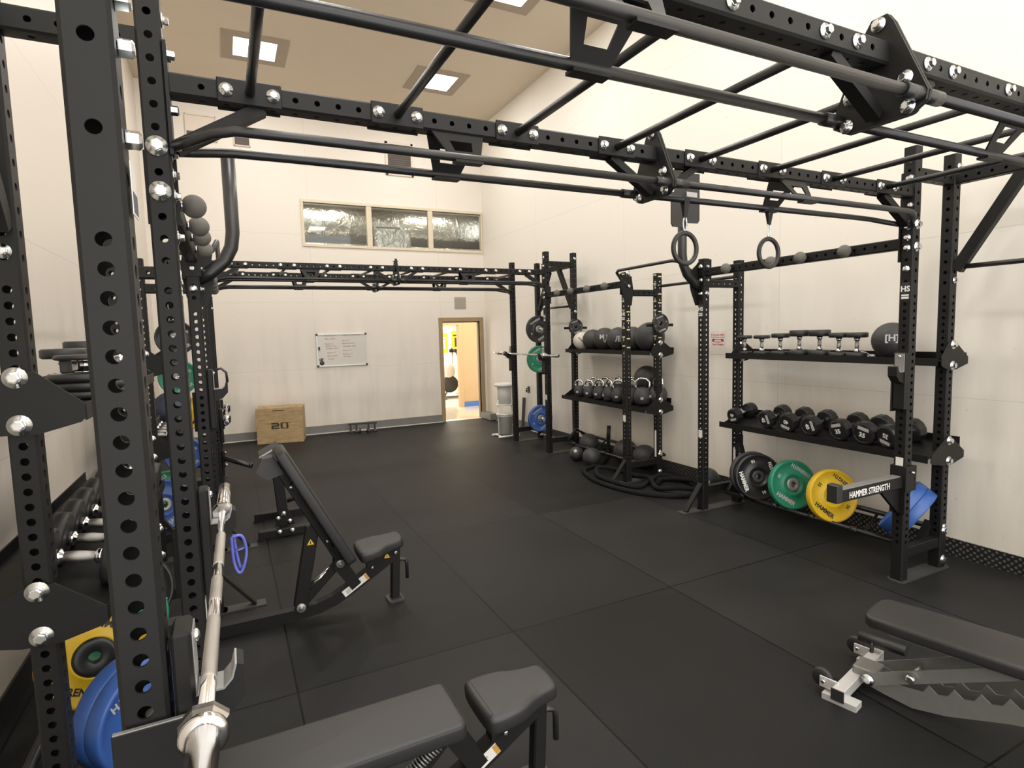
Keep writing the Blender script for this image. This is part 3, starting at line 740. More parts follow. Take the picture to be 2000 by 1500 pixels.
ZU = {1: 1.575, -1: 1.645}; ZL = {1: .875, -1: .953}
BALLY = {1: ((2.75, 3.12, 3.40, 3.89), (5.82, 6.21, 6.61, 6.97)), -1: ((2.66, 3.11, 3.43, 3.885), (5.82, 6.21, 6.61, 6.97))}
def storage_rack(S, near, name_lbl):
    """bay of four uprights with two shelves, ball-grip beam and floor plate rails"""
    ya, yb = (YS[1], YS[2]) if near else (YS[4], YS[3])
    y0, y1 = min(ya, yb), max(ya, yb)
    ub = UB[S.g]
    t = thing('storage_rack', name_lbl, 'rack', S.p(ub / 2, (y0 + y1) / 2, 0))
    for y, h in ((ya, 3.0), (yb, 2.5)):
        kind = 'mid' if S.g < 0 and near else 'std'
        upright(S, t, 0, y, h, kind); upright(S, t, ub, y, h, kind)
        base_plate(S, t, y)
        foot_beam(S, t, y)
        zc = 2.835 if h > 2.6 else 2.27
        perf_beam('crossbeam', S.p(.038, y, zc), S.p(ub - .038, y, zc), t, .0755, .07, start=.05)
    gusset_foot(S, t, yb)
    # ball-grip beam along the front
    perf_beam('ball_grip_beam', S.p(0, y0 + PDY / 2, 2.375), S.p(0, y1 - PDY / 2, 2.375), t, .0755, .07, start=.1)
    ball_grips(S, t, BALLY[S.g][0 if near else 1])
    for y, s in ((y0, 1), (y1, -1)):
        yy = y + s * (PDY / 2); build('beam_flange', MB().box(S.x(-.05, y), S.x(.05, y), yy, yy + s * .009, 2.25, 2.50), M['steel'], t)
    for z in (2.493, 2.345): bolt(t, S.p(0, y0 - PDY / 2, z), (0, -1, 0), True)
    for z in (2.48, 2.41, 2.34, 2.20): bolt(t, S.p(-PWX / 2, ya, z), (-S.g, 0, 0))
    for z in (2.80, 2.92): bolt(t, S.p(-PWX / 2, ya, z), (-S.g, 0, 0))
    # shelves hang on the back uprights
    for z, u0, u1, tilt in ((ZU[S.g], .33 if S.g > 0 else .26, .70, .0), (ZL[S.g], .25, .66, .07)):
        shelf(S, t, y0, y1, z, u0, min(u1, .74), tilt)
        shelf_bracket(S, t, y0, z, u0, -1); shelf_bracket(S, t, y1, z, u0, -1)
    plate_rail(S, t, y0, y1)
    if near or S.g > 0:
        brand_sticker(S, t, ya, 2.065)
        small_label(S, t, 0, ya, .86)
    if S.g > 0: small_label(S, t, 0, yb, .78); small_label(S, t, ub, yb, .42, .03, .33); brand_sticker(S, t, yb, 2.02)
    return t
r_near = storage_rack(RT, True, 'black storage rack by the right wall holding dumbbells and coloured bumper plates')
r_far = storage_rack(RT, False, 'black storage rack by the right wall holding kettlebells and medicine balls')
l_near = storage_rack(LT, True, 'black storage rack on the left wall right behind the nearest upright')
l_far = storage_rack(LT, False, 'black storage rack on the left wall furthest from the camera')
# pale tape numbers up the two posts of the kettlebell rack nearest the camera
for u in (0, UB[1]):
    m = MB(); y = YS[3]; x = RT.x(u, y)
    for i in range(14):
        z = 1.62 + i * .105
        if z > 2.5: break
        m.box(x - .024, x + .024, y - PDY / 2 - .0012, y - PDY / 2, z, z + .014)
        m.box(x - PWX / 2 - .0012, x - PWX / 2, y - .024, y + .024, z + .02, z + .034)
    build('tape_marks', m, M['tape'], r_far)
    for i, c in enumerate('987654'):
        text('number', c, .05, M['greytext'], r_far, frame((x - PWX / 2 - .001, y, 2.36 - i * .16), (0, -1, 0), (0, 0, 1)), .02)

def half_rack(S, near, label):
    """outer pair of uprights with the overhead side frame to the storage rack"""
    y, yn = (YS[0], YS[1]) if near else (YS[5], YS[4])
    ub = UB[S.g]; s = 1 if yn > y else -1
    t = thing('half_rack', label, 'rack', S.p(ub / 2, y, 0))
    upright(S, t, 0, y, 2.98, 'near' if (S.g < 0 and near) else 'std'); upright(S, t, ub, y, 2.98, 'std')
    base_plate(S, t, y); foot_beam(S, t, y)
    perf_beam('crossbeam', S.p(.038, y, 2.835), S.p(ub - .038, y, 2.835), t, .0755, .07, start=.05)
    a, b = y + s * PDY / 2, yn - s * PDY / 2
    perf_beam('side_beam', S.p(ub, a, 2.835), S.p(ub, b, 2.835), t, .0755, .07)
    build('side_brace', MB().bar(S.p(ub, yn - s * .055, 2.20), S.p(ub, yn - s * .42, 2.80), .06, .075, (0, 1, 0), c=.005), M['steel'], t)
    build('side_brace', MB().bar(S.p(ub, y + s * .055, 2.20), S.p(ub, y + s * .42, 2.80), .06, .075, (0, 1, 0), c=.005), M['steel'], t)
    build('side_bar', MB().tube([S.p(ub, a, 2.22), S.p(ub, b, 2.22)], .0175, 12), M['tube'], t)
    for z in (2.13, 2.92): bolt(t, S.p(ub, yn - PDY / 2 - .001, z), (0, -1, 0))
    return t
half_rack(RT, True, 'near right pair of uprights, mostly cut off by the right edge of the photo')
hr = half_rack(RT, False, 'black half rack in the far right corner carrying a barbell and three plates')
hl = half_rack(LT, True, 'closest black upright at the left with large holes, and its pair')
half_rack(LT, False, 'far left pair of uprights holding the barbell end, by the plywood box')
# side bolts and nuts on the nearest upright
for z in (2.43, 2.352, 2.197):
    bolt(hl, LT.p(-PWX / 2, YS[0] + .02, z), (1, 0, 0), False, True)
st = build('brand_sticker', MB().box(-.167 + PWX / 2, -.167 + PWX / 2 + .0012, 1.19, 1.25, 2.06, 2.15), M['label'], hl)
build('print_block', MB().box(-.167 + PWX / 2 + .0012, -.167 + PWX / 2 + .002, 1.195, 1.245, 2.065, 2.10), M['navy'], st)
# plate storage pegs on the far corner racks and storage racks
def peg(t, S, u, y, z, L=.2, d=None):
    d = V(d or (-S.g, 0, 0)); p = S.p(u, y, z)
    return build('plate_peg', MB().tube([p, p + d * L], .024, 12), M['chrome'], t)

# ------------------------------------------------------------------ overhead monkey bars
def monkey_bars(y0, y1, dx, label, near):
    """two perforated beams across the room, rungs between them, twin grip bars under each"""
    xa0, xb0 = RT.x(0, y0) - PWX / 2, RT.x(0, y1) - PWX / 2
    xl = -.167 + PWX / 2; zc = 2.708
    t = thing('monkey_bars', label, 'monkey bars', ((xl + xa0) / 2, (y0 + y1) / 2, 2.5))
    xm = 1.985 + dx
    rungs = [.13 + .533 * k + dx for k in range(8)]
    for y, s, xr in ((y0, 1, xa0), (y1, -1, xb0)):
        for a, b in ((xl + .012, xm - .012), (xm + .012, xr - .012)):
            st_ = ((rungs[0] - .0763 - a) % .0763)
            if st_ < .02: st_ += .0763
            perf_beam('beam', (a, y, zc), (b, y, zc), t, .073, .073, start=st_)
        # end flanges with bolts
        for x, q in ((xl, 1), (xr, -1)):
            build('end_flange', MB().box(x, x + q * .011, y - .045, y + .045, 2.47, 2.84), M['steel'], t)
            for z in (2.80, 2.62, 2.50): bolt(t, (x + q * .011, y - .025, z), (q, 0, 0), False, True)
            build('end_brace', MB().bar((x + q * .015, y, 2.50), (x + q * .30, y, 2.672), .05, .045), M['steel'], t)
        # twin grip bars
        for o in (-.13, .13):
            pts = [(xl + .01, y + o * .25, 2.50), (xl + .07, y + o * .55, 2.515), (xl + .13, y + o * .85, 2.532), (xl + .20, y + o, 2.543), (xl + .4, y + o, 2.545), (xm, y + o, 2.545)]
            build('grip_bar', MB().tube(pts, .0172, 14), M['tube'], t)
            pts = [(xr - .01, y + o * .25, 2.50), (xr - .07, y + o * .55, 2.515), (xr - .13, y + o * .85, 2.532), (xr - .20, y + o, 2.543), (xr - .4, y + o, 2.545), (xm, y + o, 2.545)]
            build('grip_bar', MB().tube(pts, .0172, 14), M['tube'], t)
            for q in (-1, 1): build('bar_collar', MB().tube([(xm + q * .012, y + o, 2.545), (xm + q * .10, y + o, 2.545)], .0225, 14), M['tube'], t)
        # centre joint: two kite plates bolted together, and two diagonal braces
        kite = [(-.045, .095), (-.025, .125), (.025, .125), (.045, .095), (.155, -.155), (.150, -.185), (.10, -.215), (-.10, -.215), (-.150, -.185), (-.155, -.155)]
        for q in (-1, 1):
            build('joint_plate', MB().prism(kite, frame((xm + q * .007 - .005, y, zc), (0, 1, 0), (0, 0, 1)), .010), M['steel'], t)
            build('joint_brace', MB().bar((xm + q * .02, y, 2.52), (xm + q * .27, y, 2.672), .045, .035), M['steel'], t)
        for q in (-1, 1):
            for yy, zz in ((0, .10), (-.09, -.10), (.09, -.10), (-.10, -.19), (.10, -.19)):
                bolt(t, (xm + q * .013, y + yy, zc + zz - (.0)), (q, 0, 0))
        # trapezoid hangers
        for xh in (.92 + dx, 2.98 + dx):
            for o in (-1, 1):
                top, bot = V((xh, y + o * .03, 2.672)), V((xh, y + o * .13, 2.528))
                ydir = (bot - top); Lh = ydir.length
                Fm = frame(top, (1, 0, 0), ydir)
                w0, w1 = .115, .055
                def at(f, q): return (w0 + (w1 - w0) * f) * q
                m = MB()
                # plate with a trapezoid window, made of four strips
                def quad(f0, f1, a0, a1, b0, b1): return [(at(f0, a0), f0 * Lh), (at(f0, a1), f0 * Lh), (at(f1, b1), f1 * Lh), (at(f1, b0), f1 * Lh)]
                for pl in (quad(0, .28, -1, 1, -1, 1), quad(.62, 1, -1, 1, -1, 1), quad(.28, .62, -1, -.5, -1, -.5), quad(.28, .62, .5, 1, .5, 1)):
                    m.prism(pl, Fm, .007)
                m.box(xh - .06, xh + .06, y + o * .13 - .021, y + o * .13 + .021, 2.522, 2.532)
                build('bar_hanger', m, M['steel'], t)
    # rungs
    for x in rungs:
        r = build('rung', MB().tube([(x, y0 + s_ * 0 + .047, zc) for s_ in (0,)] + [(x, y1 - .047, zc)], .0165, 14), M['tube'], t)
        for y, s in ((y0, 1), (y1, -1)):
            build('rung_plate', MB().box(x - .105, x + .105, y + s * .0365, y + s * .044, zc - .042, zc + .042, .003), M['steel'], t)
            build('rung_plate', MB().box(x - .105, x + .105, y - s * .0365, y - s * .041, zc - .042, zc + .042, .002), M['steel'], t) if y == y1 else None
        for xx in (x - .0763, x + .0763):
            bolt(t, (xx, y1 - .044 if False else (y1 - .0445), zc), (0, -1, 0))
            bolt(t, (xx, y0 - .037, zc), (0, -1, 0))
    return t
monkey_bars(YS[0], YS[1], 0.0, 'near overhead monkey-bar frame crossing the top of the photo', True)
monkey_bars(YS[4], YS[5], .045, 'far overhead monkey-bar frame in front of the back wall', False)

# ------------------------------------------------------------------ pull-up bars between the two storage racks, ball target
def pull_up_bar(S, label):
    a, b = YS[3], YS[2]
    t = thing('pull_up_bar', label, 'pull-up bar', S.p(.1, (a + b) / 2, 2.3))
    pts = [S.p(.0, a - .05, 2.33), S.p(-.09, a - .03, 2.42), S.p(-.145, a - .02, 2.50), S.p(-.15, a - .06, 2.52), S.p(-.15, a - .3, 2.522), S.p(-.15, b + .28, 2.522), S.p(-.148, b + .18, 2.50), S.p(-.12, b + .12, 2.44), S.p(-.04, b + .06, 2.36)]
    build('bent_bar', MB().tube(pts, .0175, 12), M['tube'], t)
    build('straight_bar', MB().tube([S.p(UB[S.g], a - .045, 2.35), S.p(UB[S.g], b + .045, 2.35)], .0175, 12), M['tube'], t)
    for y, s in ((a, -1), (b, 1)):
        m = MB(); m.prism([(-.045, 2.12), (.045, 2.12), (.07, 2.30), (.045, 2.46), (-.045, 2.46), (-.12, 2.40), (-.10, 2.30)], frame((S.x(0, y), y + s * (PDY / 2 + .001) + (0 if S.g * s < 0 else 0), 0), (S.g, 0, 0), (0, 0, 1)), .008 * (-s) * S.g)
        build('end_plate', m, M['steel'], t)
    for z in (2.43, 2.30, 2.17):
        for u in (-.0, ):
            bolt(t, S.p(-PWX / 2 - .001, b, z), (-S.g, 0, 0)); bolt(t, S.p(.0, b - PDY / 2 - .001, z), (0, -1, 0))
    return t
pull_up_bar(RT, 'bent black pull-up bar between the dumbbell rack and the kettlebell rack')
pull_up_bar(LT, 'small bent bar end beside the vertical tube on the left rack')
def ball_target(S, label, plates):
    y = YS[2]
    t = thing('ball_target', label, 'target post', S.p(-.1, y, 2.2))
    pts = [S.p(-.03, y + .03, 2.24), S.p(-.10, y + .03, 2.28), S.p(-.19, y + .03, 2.36), S.p(-.235, y + .03, 2.45), S.p(-.25, y + .03, 2.55), S.p(-.25, y + .03, 3.05 if not plates else 3.22)]
    build('curved_tube', MB().tube(pts, .043, 18), M['tube'], t)
    build('tube_bracket', MB().prism([(-.05, 2.06), (.03, 2.06), (.03, 2.48), (-.02, 2.48), (-.14, 2.33), (-.11, 2.2)], frame((S.x(0, y), y + .052, 0), (S.g, 0, 0), (0, 0, 1)), -.012 * S.g), M['steel'], t)
    if plates:
        for x0, x1, yy0, yy1, z0, z1 in ((3.77, 3.945, y - .05, y - .03, 2.785, 3.30), (3.945, 4.118, y - .03, y - .05, 2.83, 3.29)):
            m = MB(); m.prism([(0, z0 + .04), (.0, z0 + .03), (.02, z0), (.155, z0), (.175, z0 + .03), (.175, z1)] + [(0, z1)], frame((x0, yy0, 0), (x1 - x0, yy1 - yy0, 0), (0, 0, 1)), .012)
            build('target_plate', m, M['vinyl'], t)
        build('plate_sticker', MB().box(3.96, 4.09, y - .060, y - .0535, 3.07, 3.115), M['greytext'], t)
    return t
ball_target(RT, 'wall-ball target post with two black plates, rising behind the hanging rings', True)
ball_target(LT, 'thick vertical black tube rising from the left rack beside the ball grips', False)

# ================================================================== LOOSE THINGS
def TR(x, y, z): return Matrix.Translation((x, y, z))
def RX(a): return Matrix.Rotation(a, 4, 'X')
def RY(a): return Matrix.Rotation(a, 4, 'Y')
def RZ(a): return Matrix.Rotation(a, 4, 'Z')

# ---- twelve-sided urethane dumbbells on the middle shelf of the right rack
def make_hex_dumbbell(R, num):
    t = local('dumbbell', 'x', 'dumbbell', 'twelve-sided dumbbells on the middle shelf')
    w = .082; g = .066
    for s in (-1, 1):
        h = build('head', MB().lathe([(R * .86, 0), (R * .97, .006), (R, .016), (R, w - .016), (R * .97, w - .006), (R * .80, w), (R * .78, w - .002), (0.0001, w - .002)], (s * g, 0, 0), (s, 0, 0), 12, smooth=False), M['urethane'], t)
        Fm = frame((s * (g + w + .0005), 0, 0), (0, s, 0), (0, 0, 1))
        text('number', num, R * .56, M['white'], h, Fm @ TR(0, -R * .12, 0), .03)
        build('brand_block', MB().prism([(-R * .52, R * .32), (R * .52, R * .32), (R * .46, R * .62), (-R * .46, R * .62)], Fm, .0006), M['greytext'], h)
    build('handle', MB().lathe([(.016, -g - .004), (.0165, -g * .6), (.019, 0), (.0165, g * .6), (.016, g + .004)], (0, 0, 0), (1, 0, 0), 16), M['chrome'], t)
    return t
tray_tilt = math.atan(.07 / .404)
def tray_z(u): return .875 - .02 + (u - .256) * (.07 / .404)
rows = [(4.155, .000, .076, '45', 2.6, 'smallest black dumbbell, first at the far end of the middle shelf by the back post'),
        (3.764, .02, .086, '45', 1.1, 'black dumbbell marked 45 sideways, second from the far end of the middle shelf'),
        (3.525, .02, .088, '40', 3.1, 'black dumbbell marked 40 upside down, third from the far end of the middle shelf'),
        (3.298, .02, .088, '40', 1.0, 'black dumbbell marked 40 sideways, fourth from the far end of the middle shelf'),
        (3.020, .06, .092, '35', -.5, 'black dumbbell in the middle shelf row, tilted print, left of the upright 35'),
        (2.815, .02, .094, '35', .02, 'black dumbbell with an upright white 35 on its front head'),
        (2.600, .28, .094, '35', 2.9, 'black dumbbell partly behind the rack post, last on the middle shelf')]
for y, yw, R, num, roll_, lbl in rows:
    d = make_hex_dumbbell(R, num); d['label'] = lbl
    u = .445; roll_q = round(roll_ / (PI / 6)) * (PI / 6) + PI / 12
    d.matrix_basis = TR(RT.x(u, y), y, tray_z(u) + .0015 + R * math.cos(PI / 12) / math.cos(tray_tilt)) @ RZ(-yw) @ RY(-tray_tilt) @ RX(roll_q if num else 0)

# ---- round-head dumbbells: standing on end on the top shelf, lying on the left shelves
def make_round_dumbbell(R, w, g, hr=.014, group=None):
    """axis along Z, base at z=0"""
    t = local('round_dumbbell', 'x', 'dumbbell', group)
    for z0 in (0, w + 2 * g):
        build('head', MB().lathe([(R * .9, 0), (R, .006), (R, w - .006), (R * .9, w)], (0, 0, z0), n=28), M['rubber'], t)
    z0 = w; H = 2 * g
    build('handle', MB().lathe([(hr * 1.7, z0), (hr * 1.7, z0 + .022), (hr, z0 + .03), (hr * 1.18, z0 + H / 2), (hr, z0 + H - .03), (hr * 1.7, z0 + H - .022), (hr * 1.7, z0 + H)], n=16), M['chrome'], t)
    build('grip_section', MB().lathe([(hr * 1.06, z0 + .032), (hr * 1.24, z0 + H / 2), (hr * 1.06, z0 + H - .032)], n=16), M['knurl'], t)
    return t
ts = [(4.190, .075, .034, 'small round-head dumbbell standing on end, first by the back post on the top shelf'),
      (3.975, .078, .034, 'second round-head dumbbell standing on end on the top shelf'),
      (3.760, .082, .042, 'third round-head dumbbell standing on end on the top shelf, a step taller'),
      (3.555, .086, .058, 'tall round-head dumbbell standing on end, left of the gap on the top shelf'),
      (3.352, .088, .058, 'tall round-head dumbbell standing on end, right of the gap on the top shelf'),
      (3.170, .082, .042, 'sixth round-head dumbbell on the top shelf, right after the tall pair'),
      (3.010, .082, .042, 'last round-head dumbbell standing on the top shelf, beside the wire collar')]
for y, R, w, lbl in ts:
    d = make_round_dumbbell(R, w, .061 if w > .05 else .063, group='round-head dumbbells standing on the top shelf'); d['label'] = lbl
    u = .50; d.matrix_basis = TR(RT.x(u, y), y, 1.5555)
# spring collars lying at the end of the dumbbell row
t = thing('spring_collar', 'bright wire barbell collar lying between the last standing dumbbell and the ball', 'collar', (RT.x(.47, 2.87), 2.87, 1.556))
pts = [(RT.x(.47, 2.87) + .028 * math.cos(a), 2.87 + .028 * math.sin(a), 1.562 + .0035 * a / PI) for a in [i * PI / 8 for i in range(52)]]
build('coil', MB().tube(pts, .003, 6), M['zinc'], t)
x = RT.x(.47, 2.87)
build('handle', MB().tube([(x + .028, 2.87, 1.562), (x + .03, 2.93, 1.60), (x - .01, 2.95, 1.61)], .0035, 6).tube([(x - .028, 2.87, 1.575), (x - .03, 2.82, 1.578)], .0035, 6), M['zinc'], t)

def ball(name, p, r, label, mat='ball', group=None, mark=None, cat='medicine ball'):
    t = thing(name, label, cat, (p[0], p[1], p[2] - r), group)
    m = MB().sphere(p, r, 32)
    o = build('ball_shell', m, M[mat], t)
    for q in ((1, 0, 0), ):
        ring = [(p[0] + (r * 1.001) * math.cos(a), p[1] + (r * 1.001) * math.sin(a) * .94, p[2] + (r * 1.001) * math.sin(a) * .34) for a in [2 * PI * i / 48 for i in range(48)]]
        build('seam', MB().tube(ring, .0022, 6, closed=True), M['rubber'], t)
    if mark:
        to = (V((0, 0, CH)) - V(p)); to.z *= .35; to.normalize()
        side = V((0, 0, 1)).cross(to).normalized()
        Fm = frame(V(p) + to * (r * 1.0), side, V((0, 0, 1)) )
        # marks printed on the shell: small curved patches
        for body, dz, sz, kind in mark:
            if kind == 't': 
                d2 = (to + V((0, 0, dz / r))).normalized()
                text('print', body, sz, M['greytext'], t, frame(V(p) + d2 * (r + .0015), side, V((0, 0, 1)) - d2 * d2.z), .03)
    return t
ball('medicine_ball', (4.745, 2.745, 1.5555 + .143), .143, 'dark grey medicine ball on the top shelf beside the front post', mark=[('[H]', .02, .07, 't')])

# ---- bumper plates
def make_plate(mat, R=.225, th=.06, label_mat='rubber', num='25', group='bumper plates', hub='hubgrey', words=('HAMMER', 'STRENGTH'), kh=1.0):
    """axis +Z is the printed face; centre at origin"""
    t = local('bumper_plate', 'x', 'weight plate', group)
    h = th / 2
    prof = [(.026, -h * .8), (.07, -h * .8), (.075, -h * .72), (R * .88, -h * .72), (R * .91, -h), (R * .98, -h), (R, -h * .8), (R, h * .8), (R * .98, h), (R * .91, h), (R * .88, h * .72), (R * .46, h * .72), (R * .44, h * .86), (R * .40, h * .86), (R * .38, h * .66), (.026, h * .66)]
    d = build('disc', MB().lathe(prof, n=56, closed=True), M[mat], t)
    build('hub', MB().lathe([(.0255, -h * .95), (.060 * kh, -h * .95), (.062 * kh, h * .80), (.050 * kh, h * .92), (.030, h * .92), (.0255, h * .80)], n=32, closed=True), M[hub], t)
    z = h * .72 + .0012; lm = M[label_mat]
    for w_, a in ((words[0], 0), (words[1], PI)):
        text('lettering', w_, R * (.235 if len(w_) < 7 else .2), lm, d, RZ(a) @ TR(0, -R * .68, z), .035, sx=.92)
    for a in (PI / 2, -PI / 2):
        text('number', num, R * .18, lm, d, RZ(a) @ TR(0, -R * .70, z), .03)
    return t
def set_plate(t, c, n, roll_=0.0, label=None):
    t.matrix_basis = lookz(c, n, roll_)
    if label: t['label'] = label
    return t
G1 = 'bumper plates on the floor rails of the right rack'
set_plate(make_plate('oldpad', label_mat='white', num='10', group=G1), (4.60, 3.95, .375), (-.42, -.88, .20), .9 - 2.2, 'black bumper plate at the back of the pair, leaning in the right floor rack')
set_plate(make_plate('urethane', label_mat='white', num='10', group=G1, hub='oldpad'), (4.575, 3.872, .370), (-.42, -.88, .20), .9 - 2.2, 'black bumper plate with white lettering, leaning in the right floor rack')
set_plate(make_plate('green', label_mat='greytext', num='10', group=G1), (4.60, 3.51, .372), (-.32, -.93, .20), -.62, 'green bumper plate leaning in the right floor rack')
set_plate(make_plate('yellow', label_mat='rubber', num='35', group=G1), (4.575, 3.10, .372), (-.32, -.93, .20), -.72, 'yellow bumper plate leaning in the right floor rack behind the spotter arm')
set_plate(make_plate('blue', label_mat='greytext', num='45', th=.075, group=G1), (4.60, 2.47, .385), (.30, -.70, -.50), .4, 'blue bumper plate behind the front post, front one of two')
set_plate(make_plate('blue', label_mat='greytext', num='45', th=.075, group=G1), (4.576, 2.527, .428), (.30, -.70, -.50), .4, 'blue bumper plate behind the front post, back one of two')

# ---- far right rack: barbell, plates on pegs
def hung_plate(S, y, u, z, mat, lbl, R=.225, num='45', th=.06, owner=None, lm='greytext', dirn=(0, -1, 0)):
    peg(owner, S, u, y + .0, z, .26, dirn)
    p = S.p(u, y, z) + V(dirn) * .14
    return set_plate(make_plate(mat, R, th, lm, num, 'plates hung on the far corner racks'), p, dirn, .5, lbl)
hr_t = hr
yo = YS[5] - PDY / 2
hung_plate(RT, yo, UB[1] - .10, 1.885, 'urethane', 'black bumper plate on the top peg of the far right rack', .225, '45', .06, hr_t)
hung_plate(RT, yo, UB[1] - .10, 1.385, 'green', 'green bumper plate on the middle peg of the far right rack', .225, '10', .05, hr_t)
hung_plate(RT, yo, UB[1] - .10, .385, 'blue', 'blue bumper plate on the lowest peg of the far right rack', .225, '45', .07, hr_t)
l6 = bpy.data.objects['half_rack.003']
hung_plate(LT, yo, UB[-1] - .02, 1.885, 'urethane', 'black bumper plate on the top peg of the far left rack', .225, '45', .06, l6)
hung_plate(LT, yo, UB[-1] - .02, 1.385, 'green', 'green bumper plate on the middle peg of the far left rack', .225, '10', .05, l6)
hung_plate(LT, yo, UB[-1] - .06, .92, 'yellow', 'yellow bumper plate on the third peg of the far left rack', .225, '35', .06, l6, 'rubber')
hung_plate(LT, yo, UB[-1] - .02, .385, 'blue', 'blue bumper plate on the lowest peg of the far left rack', .225, '45', .07, l6)

def make_barbell(inner=.655, sleeve=.42, knurls=((-.52, -.25), (-.16, .0), (.10, .39)), lbl='x', group='barbells'):
    t = local('barbell', lbl, 'barbell', group)
    build('shaft', MB().tube([(0, -inner - .02, 0), (0, inner + .02, 0)], .0138, 20), M['chrome'], t)
    for a, b in knurls:
        build('knurl_section', MB().lathe([(.0140, a), (.0147, a + .004), (.0147, (a + b) / 2 - .003), (.0142, (a + b) / 2), (.0147, (a + b) / 2 + .003), (.0147, b - .004), (.0140, b)], (0, 0, 0), (0, 1, 0), 20), M['knurl'], t)
    for s in (-1, 1):
        c = build('collar', MB().lathe([(.020, -.004), (.036, -.004), (.042, .004), (.042, .018), (.038, .026)], (0, s * inner, 0), (0, s, 0), 8, smooth=False, phase=PI / 8).lathe([(.036, .024), (.0385, .03), (.0385, .038), (.034, .042), (.026, .044)], (0, s * inner, 0), (0, s, 0), 28), M['sleeve'], t)
        build('sleeve', MB().lathe([(.0247, .04), (.0247, sleeve - .004), (.022, sleeve), (.020, sleeve - .002), (.0001, sleeve - .004)], (0, s * inner, 0), (0, s, 0), 28), M['sleeve'], t)
        build('end_cap', MB().lathe([(.0195, sleeve - .003), (.0195, sleeve + .001), (.0001, sleeve + .001)], (0, s * inner, 0), (0, s, 0), 20), M['navy'], t)
    return t
b1 = make_barbell(lbl='chrome barbell in the foreground resting on two hooks of the left rack')
b1.matrix_basis = TR(-.0635, 1.722, 1.189) @ RZ(-.016)
b2 = dup(b1, TR(4.165, 7.995, 1.495), 'barbell on the far right rack, in front of the green plate')
b3 = dup(b1, TR(-.055, 8.09, .93), 'barbell on the far left rack, one end showing by the plywood box')

# ---- barbell hooks (sandwich cups)
def make_jcup(hand=-1):
    """post face at x=0 (room side +x), bar rests with its centre at (.054, 0, 0)"""
    t = local('barbell_hook', 'x', 'barbell hook', 'barbell hooks on the uprights')
    m = MB()
    m.box(.002, .036, -.042, .042, -.28, .112, .006)
    build('back_block', m, M['steel'], t)
    m = MB()
    m.box(-.095, .034, hand * .048, hand * .058, -.30, -.038, .003)
    build('side_plate', m, M['steel'], t)
    if hand < 0: build('plate_edge', MB().box(-.093, .033, -.0575, -.0485, -.0395, -.0372, .0005), M['hubgrey'], t)
    hook = [(.036, -.10), (.085, -.082), (.118, -.045), (.120, .018), (.108, .024), (.100, -.004), (.084, -.020), (.036, -.020)]
    build('hook_arm', MB().prism(hook, frame((0, .03, 0), (1, 0, 0), (0, 0, 1)), .06), M['steel'], t)
    build('liner', MB().box(.036, .0395, -.032, .032, -.02, .105, .001).prism([(.036, -.020), (.084, -.020), (.100, -.004), (.108, .024), (.1045, .0245), (.097, -.0015), (.0825, -.0165), (.036, -.0165)], frame((0, .032, 0), (1, 0, 0), (0, 0, 1)), .064), M['hubgrey'], t)
    build('pin_bolt', MB().lathe([(.012, 0), (.012, .008), (.007, .012)], (.036, 0, .085), (1, 0, 0), 12), M['zinc'], t)
    return t
jx = -.167 + PWX / 2
j = make_jcup(); j['label'] = 'black barbell hook on the nearest upright, under the near barbell collar'; j.matrix_basis = TR(jx, YS[0], 1.189 + .006)
jm = make_jcup(1); jm['label'] = 'x'
k = jm; k.matrix_basis = TR(jx, YS[1], 1.195); k['label'] = 'black barbell hook under the far end of the foreground barbell'
for y, z, l in ((YS[4], 1.501, 'black barbell hook on the far right rack post nearer the camera'), (YS[5], 1.501, 'black barbell hook on the far right rack post by the door')):
    dup(j, TR(RT.x(0, y) - PWX / 2, y, z) @ RZ(PI), l)
for y, l in ((YS[4], 'black barbell hook on the far left rack, nearer of the two'), (YS[5], 'black barbell hook on the far left rack, by the back wall')):
    dup(jm, TR(jx, y, .936), l)
dup(j, TR(RT.x(0, YS[1]) - PWX / 2, YS[1], 1.52) @ RZ(PI), 'empty black barbell hook on the front post of the dumbbell rack')
jl = dup(jm, TR(jx, YS[2], 1.54), 'empty black barbell hook with a loop handle on the left rack')
build('loop_handle', MB().tube([(.04, 0, .10), (.085, 0, .115), (.115, 0, .085), (.118, 0, .02)], .008, 8), M['tube'], jl)

# ---- spotter arm on the dumbbell rack's front post
xa = RT.x(0, YS[1]) - PWX / 2; ya = YS[1]
t = thing('spotter_arm', 'black safety arm with white lettering, reaching into the room from the front post', 'spotter arm', (xa, ya, .70))
build('arm_bar', MB().box(3.50, xa - .012, ya - .034, ya + .034, .685, .765, .006), M['steel'], t)
build('end_stop', MB().box(3.445, 3.50, ya - .040, ya + .040, .685, .805, .006), M['rubber'], t)
build('top_liner', MB().box(3.505, xa - .03, ya - .030, ya + .030, .7655, .773, .002), M['hubgrey'], t)
m = MB().box(xa - .012, xa - .001, ya - .052, ya + .052, .50, .84, .003).box(xa - .012, xa + .11, ya - .056, ya - .046, .66, .84, .003).box(xa - .012, xa + .11, ya + .046, ya + .056, .66, .84, .003).box(xa + .083, xa + .093, ya - .056, ya + .056, .66, .84, .003)
build('post_bracket', m, M['steel'], t)
build('arm_brace', MB().prism([(xa - .012, .50), (xa - .012, .684), (xa - .22, .684)], frame((0, ya + .012, 0), (1, 0, 0), (0, 0, 1)), .024), M['steel'], t)
text('lettering', 'HAMMER STRENGTH', .060, M['white'], t, frame((3.79, ya - .0355, .722), (1, 0, 0), (0, 0, 1)), .02, sx=.78)
build('lock_pin', MB().tube([(xa + .03, ya - .057, .80), (xa + .03, ya - .085, .80)], .008, 8), M['zinc'], t)

